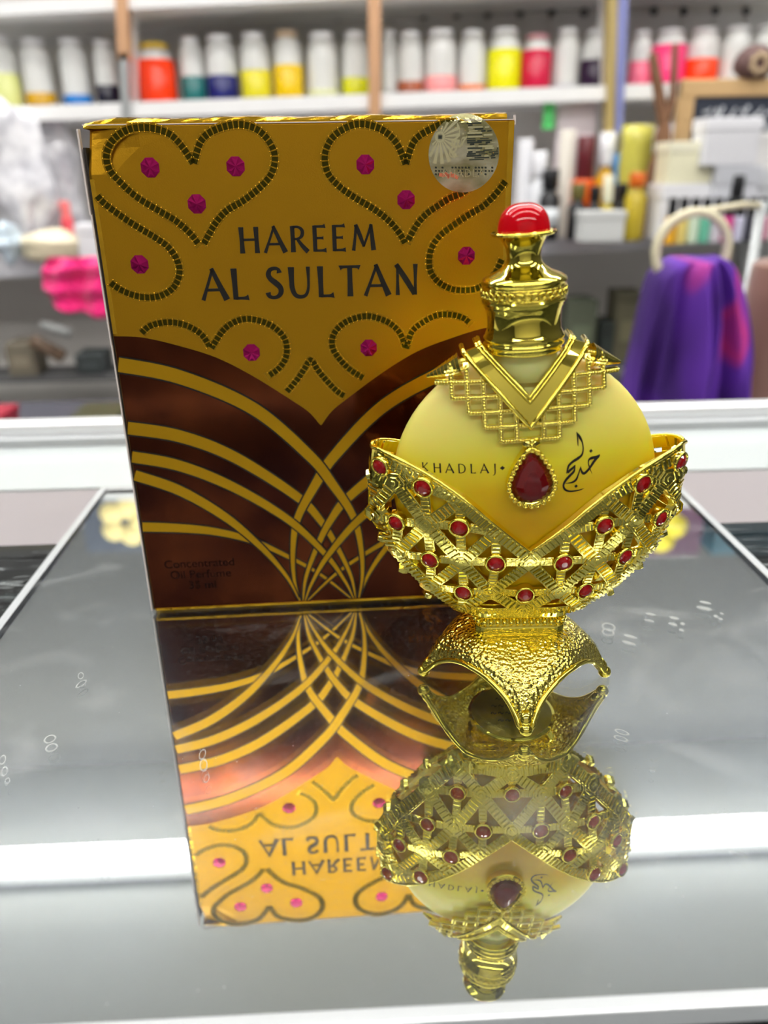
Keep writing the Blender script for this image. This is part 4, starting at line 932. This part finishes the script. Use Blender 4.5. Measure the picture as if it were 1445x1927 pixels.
bottle(1236, 1262, 232, 1.98, WH, 'tall slim white bottle behind the twisted roots', shape='tin')
# twisted root decoration
t = thing('driftwood', 'tall twisted brown driftwood stems rising between the vase and the blackboard', 'driftwood', (*place(1240, 0, 1.86)[:2], place(1240, 0, 1.86)[2]))
WOOD = mat('brown_root', (.16, .075, .035, 1), .7); o0 = Vector(t.location)
for pts, r in (([(1238, 445), (1246, 380), (1230, 330), (1250, 260), (1242, 190), (1232, 130), (1228, 100)], .014), ([(1225, 445), (1235, 390), (1252, 320), (1240, 260), (1262, 200), (1268, 140), (1270, 82)], .010), ([(1210, 447), (1222, 400), (1215, 370)], .012)):
    q = [at(x, y, 1.86)-o0 for x, y in pts]; q[0].z = .0; q = crom([tuple(p) for p in q], 6); m = MB(); n = len(q); m.tube(q, [r*(1.5-.9*i/n) for i in range(n)], 8); m.build('stem', WOOD, t)
# framed blackboard
Yb = 1.90
def brd():
    X, z = stand(1370, Yb); bw, bh = sz(210, Yb), at(1370, 148, Yb).z-z; base = at(1370, 290, Yb).z
    t = thing('blackboard', 'small blackboard in a pale wood frame with chalk writing on the lower shelf', 'blackboard', (X+.01, Yb, z)); FR = mat('pale_wood', (.55, .36, .17, 1), .55)
    x0 = at(1278, 200, Yb).x-X-.01; x1 = x0+sz(230, Yb); f = .034
    m = MB(); m.box(x0+f, x1-f, .004, .014, .02, bh-f); m.build('slate', mat('slate', (.022, .028, .045, 1), .5), t)
    for k, bb in enumerate(((x0, x0+f, 0, .022, 0, bh), (x1-f, x1, 0, .022, 0, bh), (x0, x1, -.002, .024, bh-f, bh), (x0, x1, -.002, .024, 0, f))):
        m = MB(); m.box(*bb); bevel(m.build('frame_rail', FR, t), .003)
    random.seed(11); m = MB(); zt = bh-f-.03
    for row in range(3):
        x = x0+f+.02
        while x < x1-f-.03:
            q = [(x+.004*k+.004*random.random(), zt-row*.034+random.uniform(-.012, .012)) for k in range(5)]
            lay_ribbon(m, crom(q, 4), .0045, lambda u, w2, h2: (u, .0035-h2, w2), 0.0); x += .028
    m.build('chalk_writing', mat('chalk', (.62, .64, .68, 1), .9), t)
brd()
# dried pod on top of the frame region
Xp = at(1420, 120, 1.905).x
t = thing('dried_pod', 'round dark brown woven pod standing on the blackboard frame', 'ornament', (Xp, 1.905, at(1420, 148, Yb).z+.001))
m = MB(); R = sz(36, 1.9); vs = []
m.lathe([(R*.6, 0), (R*.95, R*.3), (R, R*.6), (R*.85, R*1.0), (R*.5, R*1.3), (R*.1, R*1.4)], 22, (0, 0, 0), 0, 1, .7); m.build('shell', mat('pod_brown', (.09, .045, .04, 1), .7), t, fix=True)
m = MB()
for k in range(7): m.sphere((math.cos(k*.9)*R*.35-.003, -R*.68, R*.55+math.sin(k*.9)*R*.35), R*.16, 8, 5)
m.build('knots', mat('pod_light', (.45, .33, .2, 1), .6), t)
# boxes and small bottles right of the vase
Yc = 1.80
tb = carton(1240, 1345, 345, Yc, None, WH, 'wide white carton at the bottom of the stack in front of the blackboard')
carton(1252, 1330, 278, Yc, 66, (232, 228, 196), 'cream carton on top of the wide white carton', base=tb+.0005, d=.08, stripe=(236, 232, 206))
Yd = 1.77; td = carton(1340, 1418, 312, Yd, None, (214, 216, 222), 'grey-white carton tower base right of the cream carton', d=.07, stripe=(196, 198, 204))
carton(1322, 1416, 236, Yd, 75, (222, 222, 226), 'white carton with a grey side on top of the right-hand stack', base=td+.0005, d=.07, stripe=WH)
te = carton(1420, 1480, 320, 1.79, None, (206, 208, 212), 'light grey carton cut by the right edge of the picture', d=.07)
carton(1412, 1482, 256, 1.79, 60, (230, 228, 226), 'white carton with a slanting lid at the right edge', base=te+.0005, d=.06)
cols = [((236, 176, 40), 'yellow'), ((226, 206, 120), 'straw'), ((214, 232, 206), 'mint'), ((110, 190, 160), 'green'), ((214, 206, 214), 'white'), ((210, 60, 140), 'magenta'), ((206, 206, 226), 'lilac'), ((60, 60, 70), 'charcoal'), ((220, 90, 150), 'rose pink'), ((226, 214, 214), 'pale pink')]
for i, (c, nm) in enumerate(cols):
    bottle(1246+i*21, 1266+i*21, 372, 1.70, c, 'small %s oil bottle with black cap in the row before the cartons' % nm, BLACK, .42, shape='tin', cat='bottle')
bottle(1356, 1384, 330, 1.735, (120, 122, 130), 'grey bottle with a tall black cap rising above the small bottle row', BLACK, .45)
# leaning pinkish card with green tab, cream lidded jar
Yk = 2.03; X, z = stand(1065, Yk)
t = thing('leaning_card', 'pinkish white leaflet holder standing behind the red-capped bottle', 'leaflet', (X, Yk, z)); m = MB(); hh = at(1065, 188, Yk).z-z
m.add([(-.05, 0, 0), (.045, 0, 0), (.055, .02, hh), (-.035, .02, hh-.012), (-.05, .012, 0), (.045, .012, 0), (.055, .032, hh), (-.035, .032, hh-.012)], [(0, 1, 2, 3), (4, 7, 6, 5), (0, 3, 7, 4), (1, 5, 6, 2), (3, 2, 6, 7), (0, 4, 5, 1)]); m.build('leaflet', mat('pink_white', (.72, .64, .67, 1), .6), t)
m = MB(); m.box(-.075, -.05, .0, .012, hh-.06, hh-.005); m.build('green_tab', mat('bright_green', (.10, .62, .16, 1), .5), t)

# ------------------------------------------------------------------ plastic bags left of the box
def blob(name, px, py, rx, ry, Y, m, label, cat, seed, amp=.25, rz=.05, sub=1, z=None, group=None):
    p = at(px, py, Y); random.seed(seed); mm = MB(); a, b2 = sz(rx, Y), sz(ry, Y)
    mm.sphere((0, 0, b2), 1, 18, 12, 0, (1, 1, 1)); vs = []
    for x, y, zz in mm.v:
        zz -= b2; k = 1+amp*(math.sin(x*5+seed)*math.cos(y*4+seed*2)+.6*math.sin(zz*7+seed*3)+random.uniform(-.35, .35)); vs.append((x*a*k, y*rz*k, b2+zz*b2*k))
    lo = min(v_[2] for v_ in vs); mm.v = [(x, y, zz-lo) for x, y, zz in vs]
    o = mm.build(name, m, None); o.location = (p.x, Y, z if z is not None else z_low(p.x)+.0005); tag(o, label, cat, group)
    md = o.modifiers.new('s', 'SUBSURF'); md.levels = sub; md.render_levels = sub; return o
PLB = mat('clear_plastic_film', (.80, .80, .84, 1), .16, .0, .9, coat=.8); noise_col(PLB, 22.0, (.45, .45, .50, 1), (.92, .92, .95, 1), 4, lo=.35, hi=.6)
BEI = mat('beige_wrap', (.72, .64, .45, 1), .35, coat=.3)
blob('plastic_bag', 28, 355, 62, 118, 1.95, PLB, 'big crumpled clear plastic bag at the far left of the lower shelf', 'bag', 1)
blob('plastic_bag', 105, 345, 48, 112, 2.09, PLB, 'crumpled clear plastic bag between the far left bag and the gold box', 'bag', 2, .3)
blob('plastic_bag', 160, 400, 34, 80, 2.21, mat('dull_film', (.62, .60, .58, 1), .3, coat=.5), 'greyish plastic bag touching the gold box outline', 'bag', 4)
blob('wrapped_parcel', 92, 438, 56, 30, 1.84, BEI, 'beige wrapped parcel lying in front of the plastic bags', 'parcel', 6, .12)
blob('plastic_bag', 12, 440, 22, 32, 1.82, mat('blue_film', (.55, .66, .75, 1), .25, coat=.5), 'small bluish plastic bag at the left picture edge', 'bag', 7, .2)
carton(150, 205, 420, 1.86, None, WH, 'white carton half hidden behind the gold box', d=.06)
bottle(124, 146, 378, 1.97, (232, 84, 96), 'coral red tub standing behind the beige parcel', (236, 120, 120), .3, shape='tin', name='tub', cat='tub')
# things behind the gold box seen only past its edges are not built
# pink scalloped cloth
Yp = 1.55; pc = at(175, 485, Yp); m = MB(); random.seed(2); nX, nZ = 26, 22; vs = []
def pc_pt(i, j, o_):
    u = i/nX; v_ = j/nZ; x = -.085+.22*u; top = .0; depth = .085+.055*u; depth += .006*abs(math.sin(u*nX*.55)); zz = -depth*v_
    x -= .02*math.sin(v_*math.pi)*(1-u); return (x, .010*math.sin(u*22+v_*3)+.006*math.sin(v_*17+u*5)+o_, zz)
for o_ in (0, .012):
    b0 = len(vs); vs += [pc_pt(i, j, o_) for j in range(nZ+1) for i in range(nX+1)]
fs = []
W1 = nX+1; K1 = W1*(nZ+1)
for j in range(nZ):
    for i in range(nX): a = j*W1+i; fs += [(a, a+1, a+W1+1, a+W1), (K1+a, K1+a+W1, K1+a+W1+1, K1+a+1)]
for i in range(nX): fs += [(i, K1+i, K1+i+1, i+1), (nZ*W1+i, nZ*W1+i+1, K1+nZ*W1+i+1, K1+nZ*W1+i)]
for j in range(nZ): fs += [(j*W1, (j+1)*W1, K1+(j+1)*W1, K1+j*W1), (j*W1+nX, K1+j*W1+nX, K1+(j+1)*W1+nX, (j+1)*W1+nX)]
m.add(vs, fs, 0, True); PK = mat('hot_pink_knit', (.88, .012, .20, 1), .9, sheen=.4); pn = nd(PK, 'ShaderNodeTexVoronoi', Scale=120.0); tcp = nd(PK, 'ShaderNodeTexCoord'); ln(PK, tcp.outputs['Object'], pn.inputs['Vector']); add_bump(PK, pn, .8, .006, 'Distance')
o = m.build('pink_cloth', PK, None, fix=True); o.location = (pc.x, Yp, pc.z); tag(o, 'hot pink scalloped knitted cloth hanging left of the gold box', 'cloth')

# ------------------------------------------------------------------ dark lower cabinet contents
def dim(px0, px1, py0, py1, Y, col, label, rot=0., cat='box', name='stored_box', d=.06):
    c = at((px0+px1)/2, (py0+py1)/2, Y); w2, h = sz(px1-px0, Y), sz(py1-py0, Y); m = MB(); m.box(-w2/2, w2/2, -d/2, d/2, -h/2, h/2)
    o = m.build(name, mat('d_%d_%d_%d' % col, lin(col), .6), None); o.location = (c.x, Y, c.z); o.rotation_euler = (0, rot, 0); tag(o, label, cat); bevel(o, .004); return o
ZC = at(700, 690, 2.05).z
cb = slab('cabinet_shelf', mat('cab_shelf', (.10, .10, .10, 1), .6), -1.74, 1.74, 1.98, 2.10, at(700, 690, 2.0).z-.015, at(700, 690, 2.0).z, un, uo)
zc = at(700, 690, 2.0).z+.0005
def dimb(px0, px1, py0, Y, col, label, **k):
    c = at((px0+px1)/2, py0, Y); w2 = sz(px1-px0, Y); h = c.z-zc; m = MB(); m.box(-w2/2, w2/2, -.045, .045, 0, h); t = thing('storage_carton', label, 'box', (c.x, Y, zc))
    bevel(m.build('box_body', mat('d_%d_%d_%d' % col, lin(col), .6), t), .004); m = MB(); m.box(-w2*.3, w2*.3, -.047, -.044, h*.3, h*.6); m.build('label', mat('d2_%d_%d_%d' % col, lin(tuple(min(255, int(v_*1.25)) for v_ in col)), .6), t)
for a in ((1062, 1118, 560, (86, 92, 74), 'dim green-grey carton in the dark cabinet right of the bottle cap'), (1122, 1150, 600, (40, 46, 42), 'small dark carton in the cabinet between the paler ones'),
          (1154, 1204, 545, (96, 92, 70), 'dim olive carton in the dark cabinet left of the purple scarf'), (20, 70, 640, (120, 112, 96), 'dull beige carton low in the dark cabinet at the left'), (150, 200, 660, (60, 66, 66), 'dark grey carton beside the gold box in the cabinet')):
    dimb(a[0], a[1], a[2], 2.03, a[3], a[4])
def lying(px0, py0, px1, py1, wpx, Y, col, label, name, cat):
    a, b2 = at(px0, py0, Y), at(px1, py1, Y); m = MB(); o0 = a; q = [Vector((0, 0, 0)), (b2-a)*.5, b2-a]; m.tube(q, sz(wpx, Y)/2, 10); o = m.build(name, mat('l_%d_%d_%d' % col, lin(col), .5), None); o.location = a; tag(o, label, cat)
lying(78, 612, 132, 628, 18, 1.95, (150, 152, 150), 'pale grey roll lying aslant in the dark cabinet at the left', 'paper_roll', 'roll')
lying(60, 640, 120, 672, 26, 1.96, (104, 84, 66), 'brown roll lying under the pale grey one', 'paper_roll', 'roll')
t = carton(-20, 12, 770, 1.2, 60, (150, 30, 50), 'dark red carton standing low behind the counter at the left edge', base=at(0, 830, 1.2).z, d=.08)
cbn = thing('back_bench', 'dark low bench standing behind the counter rail', 'bench', (0, 1.25, FLOOR)); zt = at(0, 830, 1.2).z-.001
m = MB(); m.box(-1.3, 1.3, -.18, .18, zt-FLOOR-.03, zt-FLOOR); m.build('bench_top', mat('bench_dark', (.05, .05, .065, 1), .5), cbn)
for x in (-1.2, 1.2):
    m = MB(); m.box(x-.03, x+.03, -.15, .15, 0, zt-FLOOR-.03); m.build('bench_leg', mat('bench_dark', (.05, .05, .065, 1), .5), cbn)
carton(148, 232, 780, 1.22, 50, (52, 56, 24), 'dark olive carton on the bench just left of the gold box', base=at(0, 830, 1.2).z, d=.08)

# ------------------------------------------------------------------ scarves on a ring
def cloth(name, Y, left, right, m, label, folds, seed, amp=.010):
    # left/right: photo outlines as (x, y) at matching rows
    rows = crom([(l[0], l[1], r[0], r[1]) for l, r in zip(left, right)], 6); nU = 60; pts = []
    org = at(left[0][0], left[-1][1], Y); random.seed(seed); ph = [random.random()*6 for _ in range(5)]
    R_ = len(rows)
    for side in (0, 1):
        for j, (lx, ly, rx, ry) in enumerate(rows):
            v_ = j/(R_-1); k = .25+.75*min(1, v_*1.6)
            for i in range(nU+1):
                u = i/nU; p = at(lx+(rx-lx)*u, ly+(ry-ly)*u, Y)-org
                y = -amp*k*(math.sin(u*folds+ph[0]+v_*1.1)+.5*math.sin(u*folds*2.3+ph[1]-v_*2)+.25*math.sin(u*folds*4.1+ph[2]+v_*3)) - .045*math.sin(u*math.pi)**.6
                pts.append((p.x, y if side == 0 else .02+amp*math.sin(u*5), p.z))
    W1 = nU+1; K1 = W1*R_; fs = []
    for j in range(R_-1):
        for i in range(nU): a = j*W1+i; fs += [(a, a+1, a+W1+1, a+W1), (K1+a, K1+a+W1, K1+a+W1+1, K1+a+1)]
    for i in range(nU): fs += [(i, K1+i, K1+i+1, i+1), ((R_-1)*W1+i, (R_-1)*W1+i+1, K1+(R_-1)*W1+i+1, K1+(R_-1)*W1+i)]
    for j in range(R_-1): fs += [(j*W1, (j+1)*W1, K1+(j+1)*W1, K1+j*W1), (j*W1+nU, K1+j*W1+nU, K1+(j+1)*W1+nU, (j+1)*W1+nU)]
    mm = MB(); mm.add(pts, fs, 0, True); o = mm.build(name, m, None, fix=True); o.location = org; tag(o, label, 'scarf'); return o
PUR = mat('purple_cloth', (.13, .022, .36, 1), .75)
tcu = nd(PUR, 'ShaderNodeTexCoord'); mpu = nd(PUR, 'ShaderNodeMapping'); mpu.inputs['Scale'].default_value = (15, 1, 4); mpu.inputs['Rotation'].default_value = (0, -.22, 0); ln(PUR, tcu.outputs['Object'], mpu.inputs[0])
nu = nd(PUR, 'ShaderNodeTexNoise', Scale=1.0, Detail=2.0); ln(PUR, mpu.outputs[0], nu.inputs['Vector']); ru = nd(PUR, 'ShaderNodeValToRGB'); e = ru.color_ramp.elements
e[0].position = .40; e[0].color = (.040, .008, .13, 1); e[1].position = .57; e[1].color = (.50, .03, .22, 1); q_ = e.new(.50); q_.color = (.10, .020, .32, 1); q_ = e.new(.53); q_.color = (.12, .026, .36, 1); q_ = e.new(.62); q_.color = (.11, .022, .33, 1)
ln(PUR, nu.outputs['Fac'], ru.inputs['Fac']); ln(PUR, ru.outputs['Color'], bsdf(PUR).inputs['Base Color'])
YSf = .82
cloth('scarf', YSf, [(1262, 492), (1230, 518), (1212, 580), (1195, 660), (1178, 740), (1160, 850)], [(1345, 480), (1374, 503), (1396, 580), (1404, 660), (1400, 730), (1380, 850)], PUR, 'purple scarf with pink stripes hanging from the cream ring', 13, 3, .017)
BRC = mat('brown_cloth', (.27, .13, .09, 1), .8, sheen=.3)
cloth('scarf', .84, [(1432, 500), (1418, 560), (1412, 640), (1400, 720), (1385, 790), (1380, 850)], [(1500, 480), (1520, 560), (1530, 640), (1540, 720), (1540, 790), (1540, 850)], BRC, 'brown scarf hanging right of the purple one at the picture edge', 9, 5, .010)
rc = at(1303, 472, YSf); m = MB(); R = sz(66, YSf); m.tube([(R*math.cos(2*math.pi*k/40), 0, R*math.sin(2*math.pi*k/40)) for k in range(40)], sz(9, YSf), 10, True)
rg = thing('scarf_ring', 'cream plastic ring holding the purple scarf', 'ring', (rc.x, YSf+.002, rc.z)); m.build('ring', mat('cream_plastic', (.72, .66, .46, 1), .4), rg)
st = thing('scarf_stand', 'slim grey metal stand carrying the scarf rings behind the counter', 'stand', (at(1415, 500, .92).x, .92, FLOOR)); H_ = rc.z+R-FLOOR
m = MB(); m.tube([(0, 0, 0), (0, 0, H_/2), (0, 0, H_+.004)], .006, 10); m.build('pole', STEEL, st)
m = MB(); m.lathe([(.12, 0), (.12, .006), (.02, .012)], 28); m.build('base', STEEL, st)
m = MB(); m.tube([(0, 0, H_), (-.03, -.02, H_+.002), (rc.x-st.location.x, YSf-.92, H_)], .0035, 8); m.build('hook_arm', mat('cream_plastic', (.72, .66, .46, 1), .4), st)

# ------------------------------------------------------------------ world and colour management
w = bpy.data.worlds.new('world'); S.world = w; w.use_nodes = True; w.node_tree.nodes['Background'].inputs[0].default_value = (.8, .85, .9, 1); w.node_tree.nodes['Background'].inputs[1].default_value = .3
vs_ = S.view_settings; S.display_settings.display_device = 'sRGB'; vs_.view_transform = 'Standard'; vs_.look = 'None'; vs_.gamma = 1; vs_.exposure = 0.0; vs_.use_curve_mapping = False
S.cycles.use_denoising = True; S.cycles.max_bounces = 14; S.cycles.transmission_bounces = 10; S.cycles.glossy_bounces = 8; S.cycles.transparent_max_bounces = 16; S.cycles.sample_clamp_indirect = 6
